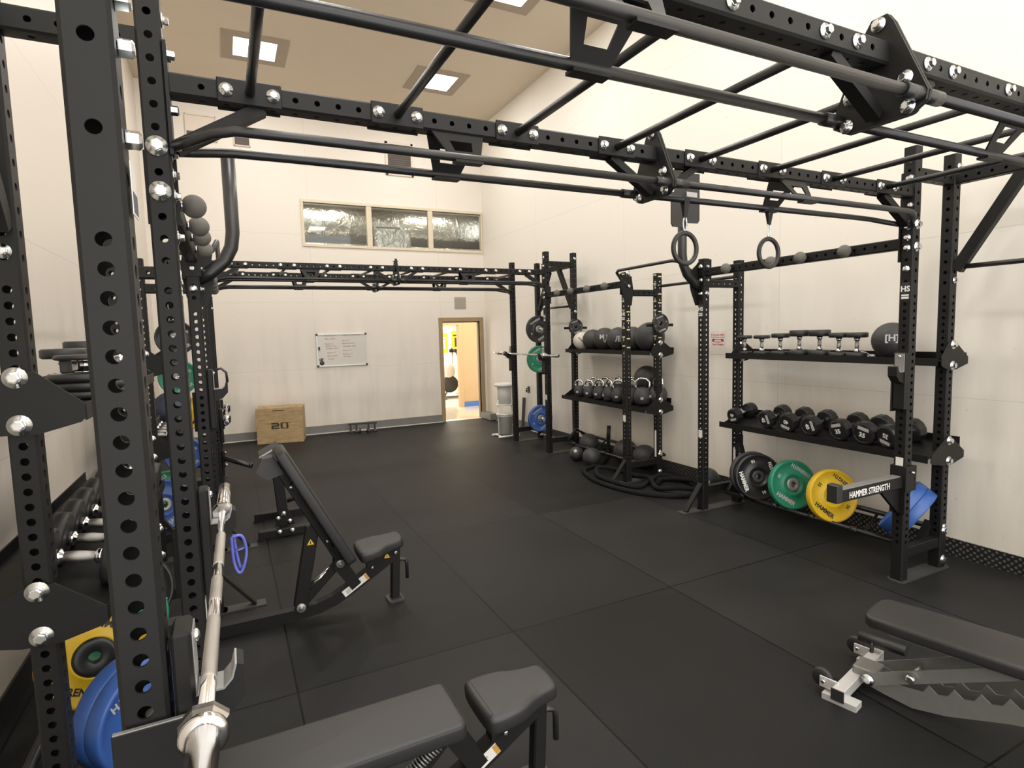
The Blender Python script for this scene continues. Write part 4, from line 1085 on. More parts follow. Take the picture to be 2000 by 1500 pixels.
# stowed second arm hanging from the back post of the same rack
t = thing('spotter_arm', 'black arm with small pale lettering slanting down from the back post behind the black plates', 'spotter arm', (4.66, 4.19, .3))
a, b_ = V((4.665, 4.185, .64)), V((4.615, 4.00, .22))
build('arm_bar', MB().bar(a, b_, .05, .07, (1, 0, 0), c=.005), M['steel'], t)
build('end_stop', MB().bar(b_, b_ + (b_ - a).normalized() * .045, .06, .08, (1, 0, 0), c=.005), M['rubber'], t)
build('pivot_bracket', MB().box(4.63, 4.74, 4.195, 4.207, .58, .72, .003), M['steel'], t)
dd = (b_ - a).normalized(); nn = V((-.80, -.6, 0)); nn = (nn - dd * nn.dot(dd)).normalized()
text('lettering', 'HAMMER STRENGTH', .036, M['greytext'], t, frame((a + b_) / 2 + V((-.0355, -.012, 0)), dd, V((-1, 0, 0)).cross(dd) * -1), .02, sx=.8)

# ---- gymnastic rings
def ring(x, label):
    yb = YS[1] + .13; zb = 2.545; zc = 2.281
    t = thing('hanging_gym_ring', label, 'gym ring', (x, yb, zc), 'gym rings hanging from the near grip bar')
    m = MB().tube([(x + .019 * math.cos(a), yb + .0195 * math.sin(a), zb + .0195 * math.cos(a)) if False else (x, yb + .0195 * math.sin(a), zb + .0195 * math.cos(a)) for a in [2 * PI * i / 16 for i in range(16)]], .0016, 6, closed=True)
    m = MB()
    for s in (-1, 1):
        m.add([(x - .019, yb + s * .0195, zb), (x + .019, yb + s * .0195, zb), (x + .012, yb + s * .003, zb - .10), (x - .012, yb + s * .003, zb - .10)], [(0, 1, 2, 3)])
    for i in range(8):
        a0, a1 = PI * i / 8 - PI / 2, PI * (i + 1) / 8 - PI / 2
        m.add([(x - .019, yb + .0195 * math.sin(a0), zb + .0195 * math.cos(a0)), (x + .019, yb + .0195 * math.sin(a0), zb + .0195 * math.cos(a0)), (x + .019, yb + .0195 * math.sin(a1), zb + .0195 * math.cos(a1)), (x - .019, yb + .0195 * math.sin(a1), zb + .0195 * math.cos(a1))], [(0, 1, 2, 3)])
    build('strap', m, M['webbing'], t)
    z0 = zb - .095
    pts = [(x + .012 * math.sin(a), yb, z0 - .035 + .040 * math.cos(a)) for a in [2 * PI * i / 20 for i in range(20)]]
    build('carabiner', MB().tube(pts, .004, 8, closed=True), M['chrome'], t)
    pts = [(x + .084 * math.sin(a), yb, zc + .084 * math.cos(a)) for a in [2 * PI * i / 40 for i in range(40)]]
    o = build('ring_hoop', MB().tube(pts, .0135, 12, closed=True), M['rubber'], t)
    return t
ring(2.317, 'black gym ring on a strap, in front of the ball target plates')
ring(2.985, 'black gym ring on a strap, in front of the ball-grip beam')

# ---- kettlebells
def make_kettlebell(r, hm='chrome'):
    t = local('kettlebell', 'x', 'kettlebell', 'kettlebells on the middle shelf')
    build('bell', MB().lathe([(r * .62, 0), (r * .8, r * .12), (r, r * .72), (r * .97, r * 1.1), (r * .78, r * 1.55), (r * .5, r * 1.85), (.0001, r * 1.93)], n=24), M['oldpad'], t)
    w = r * .78; zt = r * 1.5
    pts = [(0, w * .72, r * 1.45), (0, w, r * 2.0), (0, w * .93, r * 2.5), (0, w * .5, r * 2.82), (0, 0, r * 2.88), (0, -w * .5, r * 2.82), (0, -w * .93, r * 2.5), (0, -w, r * 2.0), (0, -w * .72, r * 1.45)]
    build('handle', MB().tube(pts, .0165, 10), M[hm], t)
    build('weight_mark', MB().prism([(-.018, -.014), (.018, -.014), (.018, .014), (-.018, .014)], frame((-r * 1.0, 0, r * .75), (0, -1, 0), (0, 0, 1)), .002), M['greytext'], t)
    return t
kbs = [(7.12, .36, .066, 'far-end small kettlebell at the front edge of the middle shelf'), (6.98, .52, .068, 'kettlebell behind the first one, far end of the middle shelf'), (6.86, .36, .070, 'second small kettlebell along the front edge of the shelf'),
       (6.70, .53, .074, 'kettlebell with a raised handle in the back row of the shelf'), (6.60, .36, .078, 'third kettlebell along the front edge of the shelf'), (6.40, .54, .080, 'tallest-standing kettlebell in the middle of the back row'),
       (6.36, .36, .082, 'kettlebell at the middle of the front edge, small pale mark'), (6.15, .36, .084, 'kettlebell just left of the taped post'), (5.92, .37, .090, 'large kettlebell behind the taped front post'),
       (5.70, .40, .096, 'big kettlebell right of the taped front post'), (6.12, .55, .082, 'kettlebell in the back row near the big ball'), (5.56, .53, .098, 'largest kettlebell by the back post, its wide handle facing out')]
for i, (y, u, r, lbl) in enumerate(kbs):
    r *= 1.18; k = make_kettlebell(r); k['label'] = lbl
    k.matrix_basis = TR(RT.x(u, y), y, tray_z(u) + .004 + r * .62 * .176) @ RZ(random.uniform(-.5, .9)) 
ball('medicine_ball', (RT.x(.575, 5.83), 5.83, tray_z(.575) + .195 + .10), .165, 'large black medicine ball behind the kettlebells', group='black medicine balls')
# medicine balls on the top shelf
for y, r, lbl, mk in ((6.98, .150, 'black soft medicine ball just right of the cream one on the top shelf', None), (6.68, .160, 'black soft medicine ball with pale lettering, third on the top shelf', [('M K', .03, .085, 't'), ('V', -.03, .07, 't')]),
                      (6.36, .160, 'black soft medicine ball with a pale E, fourth on the top shelf', [('/E', .0, .10, 't')]), (6.05, .160, 'black medicine ball behind the taped front post on the top shelf', None), (5.70, .185, 'largest black medicine ball at the near end of the top shelf', None)):
    ball('medicine_ball', (RT.x(.52, y), y, 1.5555 + r), r, lbl, mark=mk, group='black medicine balls')
# cream ball with a dark stripe
p = (RT.x(.50, 7.24), 7.24, 1.5555 + .135)
t = thing('cream_medicine_ball', 'cream white medicine ball with a dark diagonal stripe on the top shelf', 'medicine ball', (p[0], p[1], 1.5555))
build('ball_shell', MB().sphere(p, .135, 28), M['whiteball'], t)
n = (V((0, 0, CH)) - V(p)).normalized()
build('stripe', MB().bar(V(p) + n * .131 + V((-.03, .05, .05)), V(p) + n * .131 + V((.03, -.05, -.05)), .012, .02, n), M['rubber'], t)
# small plates on pegs at the back posts of that rack
for y, side, lbl in ((7.42, -1, 'small black plate on a peg above the cream ball'), (5.50, -1, 'small black plate on a peg above the largest medicine ball')):
    for q in (-1, 1):
        build('plate_peg', MB().box(RT.x(UB[1] - .21 if q < 0 else UB[1] + .04, y), RT.x(UB[1] - .04 if q < 0 else UB[1] + .20, y), y - .055, y - .043, 1.865, 1.90, .002) , M['steel'], r_far)
    set_plate(make_plate('urethane', .11, .03, 'greytext', '10', 'small plates on the kettlebell rack', 'oldpad', ('', '')) if False else make_plate('urethane', .12, .03, 'greytext', '10', 'small plates on the kettlebell rack', 'oldpad'), (RT.x(UB[1] - .02, y), y - .075, 1.90), (0, -1, 0), .3, lbl)
# ---- balls and battle rope on the floor
for p, r, lbl in (((4.78, 7.10), .150, 'black slam ball on the floor against the wall, behind two smaller ones'), ((4.36, 6.80), .100, 'small slam ball with a pale square mark on the floor'), ((4.36, 6.42), .124, 'plain small slam ball on the floor in front of the marked one'),
                  ((4.84, 6.30), .165, 'big slam ball on the floor, left one behind the taped post'), ((4.86, 5.92), .158, 'big slam ball on the floor, right one beside the back post'), ((4.80, 4.74), .125, 'slam ball on the floor alone, between the two storage racks')):
    b_ = ball('slam_ball', (p[0], p[1], r + .001), r, lbl, group='black slam balls on the floor', cat='slam ball', mark=[('H', -.02, .06, 't')] if r in (.125,) else None)
    if r == .100: build('square_mark', MB().prism([(-.02, -.02), (.02, -.02), (.02, .02), (-.02, .02)], lookz(V((p[0], p[1], r)) + V((-.55, -.62, .56)).normalized() * (r * .985), (-.55, -.62, .56), .6), .003), M['greytext'], b_)
def spline(pts, n=14):
    o = []
    P = [V(p) for p in pts]
    for i in range(len(P) - 1):
        p0 = P[max(0, i - 1)]; p1 = P[i]; p2 = P[i + 1]; p3 = P[min(len(P) - 1, i + 2)]
        for k in range(n):
            t_ = k / n
            o.append(.5 * ((2 * p1) + (p2 - p0) * t_ + (2 * p0 - 5 * p1 + 4 * p2 - p3) * t_ ** 2 + (3 * p1 - p0 - 3 * p2 + p3) * t_ ** 3))
    o.append(P[-1]); return o
t = thing('battle_rope', 'thick black battle rope coiled on the floor around the taped post', 'rope', (4.3, 5.4, 0))
path = [(4.86, 6.72, .30), (4.84, 6.70, .12), (4.74, 6.60, .03), (4.45, 6.35, .025), (4.12, 6.22, .025), (3.98, 5.98, .025), (3.90, 5.62, .025), (3.93, 5.22, .025), (4.05, 4.90, .025), (4.25, 4.68, .025), (4.50, 4.62, .025), (4.72, 4.80, .025), (4.80, 5.15, .025), (4.66, 5.36, .055), (4.42, 5.30, .03),
        (4.16, 5.18, .025), (4.05, 5.42, .03), (4.02, 5.78, .05), (4.22, 6.05, .07), (4.42, 5.90, .04), (4.45, 5.62, .03), (4.42, 5.30, .07), (4.30, 5.02, .03), (4.42, 4.78, .065), (4.62, 4.66, .055), (4.78, 4.98, .06), (4.62, 5.28, .03), (4.40, 5.12, .065)]
sp = spline(path, 16)
dist = 0; rs = []
for i, q in enumerate(sp):
    if i: dist += (q - sp[i - 1]).length
    rs.append(.0275 + .0032 * math.sin(dist * 120))
fine = []
build('rope_coil', MB().tube(sp, .023, 10, rs=rs), M['rope'], t)
build('rope_end_sleeve', MB().tube([(4.86, 6.72, .285), (4.885, 6.74, .46)], .03, 12), M['rubber'], t)
t = thing('wall_bar', 'dark bar leaning on the right wall beside the blue plate in the far corner', 'bar', (4.95, 9.6, 0))
build('bar_body', MB().bar((4.93, 9.55, .004), (5.012, 9.62, .60), .06, .03, c=.006), M['oldpad'], t)
t = thing('wall_hook', 'small black hook fixed to the right wall in the far corner', 'hook', (WR, 9.45, .74))
build('hook_body', MB().tube([(WR - .002, 9.45, .79), (WR - .05, 9.45, .79), (WR - .06, 9.45, .74), (WR - .04, 9.45, .72)], .012, 8).box(WR - .01, WR - .001, 9.41, 9.49, .70, .83, .003).tube([(WR - .03, 9.41, .75), (WR - .03, 9.49, .75)], .012, 8), M['rubber'], t)

# ---- wipe dispenser stand in the back right corner
wx, wy = 4.36, 9.12
t = thing('wipe_dispenser_stand', 'white wipe dispenser stand with a bin below, by the doorway corner', 'dispenser', (wx, wy, 0))
build('stand_frame', MB().tube([(wx - .13, wy, .02), (wx - .13, wy, .66)], .011, 10).tube([(wx + .13, wy, .02), (wx + .13, wy, .66)], .011, 10).tube([(wx - .2, wy - .14, .022), (wx - .13, wy - .14, .022), (wx + .2, wy - .14, .022)], .018, 10).tube([(wx - .2, wy + .14, .022), (wx + .2, wy + .14, .022)], .018, 10).tube([(wx - .13, wy - .14, .022), (wx - .13, wy + .14, .022)], .012, 10).tube([(wx + .13, wy - .14, .022), (wx + .13, wy + .14, .022)], .012, 10), M['plasticwhite'], t)
build('wipe_tub', MB().lathe([(.11, .58), (.125, .60), (.135, .90), (.12, .905)], (wx, wy, 0), n=28), M['plasticclear'], t)
build('tub_lid', MB().lathe([(.17, .90), (.185, .91), (.185, .935), (.15, .955), (.001, .965)], (wx, wy, 0), n=28), M['plasticwhite'], t)
build('tub_shelf', MB().lathe([(.15, .56), (.15, .58), (.001, .58)], (wx, wy, 0), n=28), M['plasticwhite'], t)
build('waste_bin', MB().lathe([(.11, .05), (.14, .36), (.15, .365), (.15, .385), (.135, .385), (.105, .06), (.001, .06)], (wx, wy, 0), n=28), M['plasticclear'], t)
build('bin_ring', MB().lathe([(.152, .385), (.16, .40), (.152, .415)], (wx, wy, 0), n=28), M['alu'], t)

# ---- plywood jump box
bx = thing('plyo_box', 'plywood jump box with a dark 20 on its front, by the back wall', 'jump box', (.80, 11.04, 0))
bx.rotation_euler = (0, 0, math.radians(-11.5)); OFF[bx.name] = V((0, 0, 0))
hw, hd, hh, th = .385, .245, .625, .018
m = MB().box(-hw, hw, -hd, -hd + th, 0, hh, .002)
build('front_panel', m, M['ply'], bx)
build('back_panel', MB().box(-hw, hw, hd - th, hd, 0, hh, .002), M['ply'], bx)
build('side_panel', MB().box(-hw, -hw + th, -hd + th, hd - th, 0, hh, .002), M['ply'], bx)
build('side_panel', MB().box(hw - th, hw, -hd + th, hd - th, 0, hh, .002), M['ply'], bx)
tp = build('top_panel', MB().box(-hw + th, hw - th, -hd + th, hd - th, hh - th, hh, .001), M['ply'], bx)
for x in (-.27, .27): build('finger_hole', MB().lathe([(.022, 0), (.022, .0008), (.001, .0008)], (x, -.02, hh), n=18), M['dark'], tp)
FX = frame((0, -hd - .0008, 0), (1, 0, 0), (0, 0, 1))
build('grip_slot', MB().prism([(-.11, .575), (.085, .575), (.085, .587), (-.11, .587)], FX, .0008), M['ply_dark'], bx)
# block numerals 2 0 "
n2 = [(-.14, .255), (-.01, .255), (-.01, .28), (-.105, .28), (-.105, .295), (-.025, .295), (-.01, .31), (-.01, .345), (-.03, .365), (-.14, .365), (-.14, .338), (-.045, .338), (-.045, .322), (-.125, .322), (-.14, .308)]
m = MB().prism(n2, FX, .0008)
for q in ([(.012, .27), (.047, .27), (.047, .35), (.012, .35)], [(.107, .27), (.142, .27), (.142, .35), (.107, .35)], [(.02, .255), (.134, .255), (.142, .27), (.012, .27)], [(.012, .35), (.142, .35), (.134, .365), (.02, .365)], [(.156, .350), (.168, .350), (.168, .365), (.156, .365)], [(.174, .350), (.186, .350), (.186, .365), (.174, .365)]): m.prism(q, FX, .0008)
build('number_print', m, M['ply_dark'], bx)

# ---- push-up stand with a small chrome dumbbell by the back wall
t = thing('push_up_stand', 'low black push-up stand on the floor at the back wall', 'push-up stand', (2.25, 11.12, 0))
build('top_rail', MB().bar((1.99, 11.16, .165), (2.52, 11.06, .165), .04, .03), M['rubber'], t)
for a in (.08, .28, .70, .92):
    x, y = 1.99 + .53 * a, 11.16 - .10 * a
    build('leg', MB().bar((x, y, .15), (x, y, .03), .03, .03), M['rubber'], t)
    build('foot', MB().lathe([(.04, 0), (.045, .01), (.045, .03), (.02, .045)], (x, y - .02, 0), n=16), M['oldpad'], t)
d = make_round_dumbbell(.045, .03, .055, .013); d['label'] = 'small chrome-handled dumbbell lying under the push-up stand'; d['group'] = 'dumbbells on the floor'
d.matrix_basis = TR(2.17, 11.02, .046) @ RZ(-.18) @ RY(PI / 2)

# ---- benches
def ring_offset(poly, d):
    n = len(poly); o = []
    for i in range(n):
        a, b, c = V(poly[i - 1]), V(poly[i]), V(poly[(i + 1) % n])
        e1 = (b - a).normalized(); e2 = (c - b).normalized()
        n1 = V((-e1.y, e1.x)); n2 = V((-e2.y, e2.x)); m = n1 + n2
        m = m / max(.35, (1 + n1.dot(n2)))
        o.append((b.x + m.x * d, b.y + m.y * d))
    return o
def rrect(x0, x1, y0, y1, r, n=6):
    o = []
    for cx, cy, a0 in ((x1 - r, y0 + r, -PI / 2), (x1 - r, y1 - r, 0), (x0 + r, y1 - r, PI / 2), (x0 + r, y0 + r, PI)):
        for k in range(n + 1):
            a = a0 + PI / 2 * k / n; o.append((cx + r * math.cos(a), cy + r * math.sin(a)))
    return o
def smooth_poly(poly, it=2):
    for _ in range(it):
        o = []
        for i in range(len(poly)):
            a, b = poly[i], poly[(i + 1) % len(poly)]
            o += [(a[0] * .75 + b[0] * .25, a[1] * .75 + b[1] * .25), (a[0] * .25 + b[0] * .75, a[1] * .25 + b[1] * .75)]
        poly = o
    return poly
def pad(poly, z0, z1, r, Mx=None):
    """cushion: ccw outline, rounded top and bottom edges"""
    m = MB(); n = len(poly); rings = []
    for k in range(4): a = PI / 2 * k / 3; rings.append((r * .6 * (1 - math.sin(a)), z0 + r * .6 * (1 - math.cos(a))))
    for k in range(6): a = PI / 2 * k / 5; rings.append((r * (1 - math.cos(a)), z1 - r + r * math.sin(a)))
    vs = []
    for d, z in rings: vs += [(x, y, z) for x, y in ring_offset(poly, d)]
    fs = [[i * n + k, i * n + (k + 1) % n, (i + 1) * n + (k + 1) % n, (i + 1) * n + k] for i in range(len(rings) - 1) for k in range(n)]
    m.add(vs, fs, True)
    o = (len(rings) - 1) * n
    m.f += [[k for k in range(n)][::-1], [o + k for k in range(n)]]; m.sm += [False, True]; m.mi += [0, 0]
    if Mx is not None: m.tf(Mx)
    return m
def make_bench(theta, label):
    t = local('adjustable_bench', label, 'weight bench', 'adjustable benches')
    # main base beam: level at the back, sweeping up to the front leg
    pts = [(-.52, .055), (.30, .055), (.44, .068), (.55, .10), (.66, .155), (.95, .325)]
    m = MB(); hw = .032; hh = .036; vs = []
    for i, (x, z) in enumerate(pts):
        a = pts[max(0, i - 1)]; b_ = pts[min(len(pts) - 1, i + 1)]; d = V((b_[0] - a[0], 0, b_[1] - a[1])).normalized(); nn = V((-d.z, 0, d.x))
        for sy, sz in ((-1, -1), (1, -1), (1, 1), (-1, 1)): vs.append(V((x, sy * hw, z)) + nn * (hh * sz))
    fs = [[i * 4 + k, i * 4 + (k + 1) % 4, i * 4 + 4 + (k + 1) % 4, i * 4 + 4 + k] for i in range(len(pts) - 1) for k in range(4)] + [[0, 1, 2, 3][::-1], [len(vs) - 4 + k for k in range(4)]]
    m.add(vs, fs); build('base_beam', m, M['steel'], t)
    build('rear_foot', MB().box(-.55, -.48, -.30, .30, .02, .085, .006).box(-.56, -.47, -.31, -.27, 0, .03, .004).box(-.56, -.47, .27, .31, 0, .03, .004), M['steel'], t)
    build('transport_wheel', MB().lathe([(.03, -.04), (.045, -.035), (.045, -.012), (.03, -.008)], (-.57, -.10, .045), (0, 1, 0), 18).lathe([(.03, .008), (.045, .012), (.045, .035), (.03, .04)], (-.57, .10, .045), (0, 1, 0), 18), M['rubber'], t)
    build('front_leg', MB().bar((.955, 0, .01), (.975, 0, .40), .055, .055, (1, 0, 0), c=.006), M['steel'], t)
    build('foot_plate', MB().prism(rrect(.90, 1.01, -.06, .06, .015, 3), Matrix.Identity(4), .014), M['oldpad'], t)
    build('foot_plate', MB().box(.925, 1.0, -.04, .04, .012, .02, .003), M['steel'], t)
    H = V((.592, 0, .346)); ct, st_ = math.cos(theta), math.sin(theta)
    d = V((-ct, 0, st_)); nz = V((st_, 0, ct))
    B = Matrix(((d.x, 0, nz.x, H.x), (0, -1, 0, 0), (d.z, 0, nz.z, H.z), (0, 0, 0, 1)))
    bp = build('back_pad', pad(rrect(-.018, .868, -.142, .142, .035), .034, .104, .022, B), M['vinyl'], t)
    build('stitch_line', MB().tube([B @ V(p) for p in [(x, y, .094) for x, y in ring_offset(rrect(-.018, .868, -.142, .142, .035), .0015)]], .0016, 5, closed=True), M['rubber'], bp)
    bf = build('back_frame', MB().bar(B @ V((-.02, 0, .008)), B @ V((.80, 0, .008)), .06, .05, nz, c=.005).bar(B @ V((.62, -.10, .026)), B @ V((.62, .10, .026)), .05, .012, nz).bar(B @ V((.12, -.10, .026)), B @ V((.12, .10, .026)), .05, .012, nz), M['steel'], t)
    for s in (.18, .62):
        build('frame_bolt', MB().lathe([(.011, 0), (.011, .006), (.006, .009)], B @ V((s, .034 , .01)), (0, -1, 0), 12), M['zinc'], bf)
    if theta > .5:
        build('top_bracket', MB().prism([(0, 0), (.13, 0), (.15, -.06), (.10, -.13), (.02, -.10)], Matrix(((d.x, nz.x, 0, (B @ V((.72, 0, .02))).x), (0, 0, 1, -.05), (d.z, nz.z, 0, (B @ V((.72, 0, .02))).z), (0, 0, 0, 1))), .10), M['oldpad'], bf)
    pv = V((.334, 0, .105))
    # adjustment strut and links
    sa = B @ V((.315, 0, -.015))
    build('adjust_strut', MB().bar(pv, sa, .05, .085, (1, 0, .2), c=.006) if theta > .5 else MB().bar(pv + V((0, 0, .02)), B @ V((.42, 0, -.01)), .05, .07, (1, 0, .2), c=.006), M['steel'], t)
    build('lower_link', MB().bar(pv, H, .042, .055, c=.005), M['steel'], t)
    build('hinge_bracket', MB().prism([(-.035, .03), (-.04, -.03), (.07, -.20), (.13, -.16), (.03, .02)], frame((H.x, .038, H.z), (1, 0, 0), (0, 0, 1)), .076), M['steel'], t)
    if theta > .5:
        build('gas_cylinder', MB().tube([pv + V((.03, -.0, .09)), H + V((-.03, 0, -.02)) + V((0, 0, .0))], .017, 14), M['chrome'], t)
    else:
        h = MB(); a = pv + V((.0, 0, .055)); b_ = H + V((-.05, 0, -.045)); L = b_ - a; zz = L.normalized(); xx = V((0, 1, 0)); yy = zz.cross(xx)
        h.tube([a + L * (i / 160) + (xx * math.cos(i * .8) + yy * math.sin(i * .8)) * .024 for i in range(161)], .0035, 5)
        build('spring', h, M['hubgrey'], t)
    for p, r in ((pv, .030), (H, .028)):
        for s in (-1, 1):
            build('pivot_disc', MB().lathe([(r, 0), (r, .008), (r * .8, .012), (r * .35, .012), (r * .35, .018), (.0001, .018)], (p.x, s * .040, p.z), (0, s, 0), 20), M['hubgrey'], t)
    # seat
    so = [(0, -.142), (.10, -.142), (.165, -.130), (.22, -.100), (.28, -.088), (.325, -.082), (.338, -.05), (.338, .05), (.325, .082), (.28, .088), (.22, .100), (.165, .130), (.10, .142), (0, .142)]
    so = [(0, -.118), (.024, -.142)] + so[1:-1] + [(.024, .142), (0, .118)]
    so = smooth_poly(so, 2)
    tilt = math.radians(9 if theta > .5 else 3)
    Ms = TR(.712 if theta > .5 else .69, 0, .345 if theta > .5 else .352) @ RY(-tilt) @ Matrix.Diagonal((.93 if theta > .5 else 1, 1, 1, 1))
    build('seat_pad', pad(so, 0, .072, .024, Ms), M['vinyl'], t)
    build('seat_frame', MB().prism([(.02, -.002), (.30, -.002), (.29, -.04), (.14, -.065), (.10, -.13), (.05, -.13), (.05, -.05)], Ms @ frame((0, .03, 0), (1, 0, 0), (0, 0, 1)), .06), M['steel'], t)
    build('front_handle', MB().tube([(.975, 0, .270), (1.010, 0, .280), (1.040, 0, .270), (1.050, 0, .245), (1.050, 0, .135)], .0125, 12), M['tube'], t)
    build('seat_knob', MB().lathe([(.014, 0), (.014, .008), (.008, .012)], (.965, -.031, .345), (0, -1, 0), 14), M['zinc'], t)
    build('seat_knob', MB().lathe([(.010, 0), (.010, .008), (.006, .011)], (.80, -.036, .275), (0, -1, 0), 14), M['zinc'], t)
    # stickers on the side facing the camera
    a = V((.585, -.0326, .120)); dr = V((.95 - .66, 0, .325 - .155)).normalized()
    Fm = frame(a, dr, (0, 0, 1))
    wl = build('warning_label', MB().prism([(.0, -.024), (.19, -.024), (.19, .024), (.0, .024)], Fm @ TR(.02, -.004, 0), .0012), M['label'], t)
    build('label_print', MB().prism([(.185, -.022), (.205, -.022), (.205, .02), (.185, .02)], Fm @ TR(.005, -.004, .0012), .0006), M['orange'], wl)
    build('label_print', MB().prism([(.05, -.006), (.14, -.006), (.14, .004), (.05, .004)], Fm @ TR(.02, .0, .0012), .0006).prism([(.02, -.018), (.05, -.018), (.05, .012), (.02, .012)], Fm @ TR(.02, -.004, .0012), .0005), M['greytext'], wl)
    def tri(Mx, s=.022):
        c = build('caution_sticker', MB().prism([(-s, -s * .8), (s, -s * .8), (0, s * .95)], Mx, .001), M['caution'], t)
        build('caution_mark', MB().prism([(-s * .2, -s * .55), (s * .2, -s * .55), (s * .08, s * .35), (-s * .08, s * .35)], Mx @ TR(0, 0, .001), .0006), M['ply_dark'], c)
    if theta > .5:
        sd = (sa - pv).normalized()
        tri(frame(pv + sd * ((sa - pv).length - .10) + V((0, -.0262, 0)), (1, 0, 0), (0, 0, 1)))
    tri(frame((.905, -.0332, .335), (1, 0, 0), (0, 0, 1)), .02)
    return t
bench1 = make_bench(math.radians(62.8), 'adjustable bench with its backrest raised steeply, left of the room centre')
bench1.matrix_basis = TR(-.01, 3.85, 0)
bench2 = make_bench(0.0, 'adjustable bench set flat in the foreground under the chrome barbell')
bench2.matrix_basis = TR(.085, 1.965, 0)

# flat bench with a ladder frame at the lower right
def ladder_bench():
    t = local('ladder_bench', 'black padded bench on a silver notched frame with wheels, cut off at the right', 'weight bench', 'benches')
    L = 1.25
    build('back_pad', pad(smooth_poly([(0.0, -.09), (.02, -.128), (.06, -.15), (L - .02, -.15), (L, -.13), (L, .13), (L - .02, .15), (.06, .15), (.02, .128), (0, .09)], 2), .383, .44, .018), M['vinyl'], t)
    for q in (-.085, .06): build('pad_rail', MB().box(.10, L, q, q + .025, .35, .383, .003), M['silver'], t)
    teeth = [(0.02, .125), (-.02, .09), (-.02, .055), (.08, .035), (.20, .022), (.33, .05), (.55, .13), (.90, .225), (.90, .325)]
    for i in range(7):
        x = .83 - i * .095
        z = .165 + (x - .27) * .27
        teeth += [(x + .035, z - .028), (x, z), (x - .022, z - .042)]
    teeth += [(.13, .105)]
    build('front_leg', MB().bar((.98, 0, .012), (.95, 0, .36), .07, .06, (1, 0, 0), c=.006).box(.88, 1.08, -.25, .25, 0, .05, .006).bar((.86, 0, .28), (.97, 0, .28), .09, .05), M['silver'], t)
    for y in (-.055, .045):
        build('ladder_plate', MB().prism(teeth, frame((0, y + .006, 0), (1, 0, 0), (0, 0, 1)), .007), M['silver'], t)
    for y in (-.075, .075):
        build('support_strut', MB().bar((.02, y, .09), (.56, y, .37), .008, .058), M['silver'], t)
    build('strut_pin', MB().tube([(.20, -.10, .185), (.20, .10, .185)], .011, 12).lathe([(.02, 0), (.02, .03), (.012, .036)], (.20, -.078, .185), (0, -1, 0), 14), M['zinc'], t)
    build('pivot_bolt', MB().lathe([(.028, 0), (.028, .008), (.014, .009), (.014, .016)], (.02, -.082, .09), (0, -1, 0), 18), M['zinc'], t)
    build('cross_foot', MB().box(-.075, -.02, -.27, .27, .03, .085, .003), M['alu'], t)
    for q in (-.276, .268): build('foot_end', MB().box(-.077, -.018, q, q + .008, .028, .087, .002), M['rubber'], t)
    for y in (-.22, .22):
        build('foot_pad', MB().prism([(-.125, y - .035), (.03, y - .035), (.03, y + .035), (-.125, y + .035)], TR(0, 0, .0), .03), M['alu'], t)
        wz = build('wheel_bracket', MB().box(-.15, -.06, y - .004, y + .004, .04, .095, .002), M['alu'], t)
        build('wheel', MB().lathe([(.012, -.012), (.044, -.014), (.048, -.008), (.048, .008), (.044, .014), (.012, .012)], (-.145, y + .024, .075), (0, 1, 0), 22).tf(Matrix.Identity(4)), M['rubber'], wz)
        build('wheel_bolt', MB().lathe([(.010, 0), (.010, .008), (.006, .010)], (-.13, y - .005, .072), (0, -1, 0), 12), M['zinc'], wz)
    build('carry_handle', MB().tube([(-.13, .235, .14), (.09, .235, .14)], .026, 14).tube([(-.06, .2, .07), (-.06, .22, .14)], .01, 8), M['rubber'], t)
    build('frame_hub', MB().box(-.06, .05, -.06, .06, .05, .125, .006), M['silver'], t)
    return t
lb = ladder_bench()
lb.matrix_basis = TR(2.80, 1.675, 0) @ RZ(math.atan2(-.974, .228))

# machine with H-shaped foot behind the raised bench
t = thing('back_extension_bench', 'dark low bench on twin floor bars, half hidden behind the raised backrest', 'weight bench', (.36, 5.9, 0))
for y, x0, x1 in ((6.22, .14, .62), (5.62, .15, .66)):
    build('floor_bar', MB().box(x0, x1, y - .035, y + .035, .012, .085, .006).box(x0 - .01, x0 + .05, y - .04, y + .04, 0, .02), M['steel'], t)
build('spine_bar', MB().bar((.40, 5.62, .05), (.42, 6.22, .05), .06, .06, c=.005), M['steel'], t)
build('column', MB().bar((.385, 5.72, .05), (.34, 5.72, .72), .07, .09, (1, 0, 0), c=.006), M['steel'], t)
build('column_brace', MB().prism([(.30, .085), (.48, .085), (.41, .26), (.36, .26)], frame((0, 5.70, 0), (1, 0, 0), (0, 0, 1)), .02), M['steel'], t)
build('foot_rest', MB().prism([(.20, .78), (.365, .86), (.40, .80), (.33, .66), (.25, .64)], frame((0, 5.90, 0), (1, 0, 0), (0, 0, 1)), .32), M['oldpad'], t)
build('rest_edge', MB().bar((.20, 5.58, .775), (.365, 5.58, .86), .012, .012), M['greytext'], t)
for x, z in ((.33, .16), (.33, .06), (.43, .12), (.44, .06), (.38, .20)):
    bolt(t, (x, 5.575 if z < .1 else 5.678, z), (0, -1, 0))
build('roller_bar', MB().tube([(.42, 5.74, .30), (.62, 5.74, .34)], .02, 10), M['tube'], t)

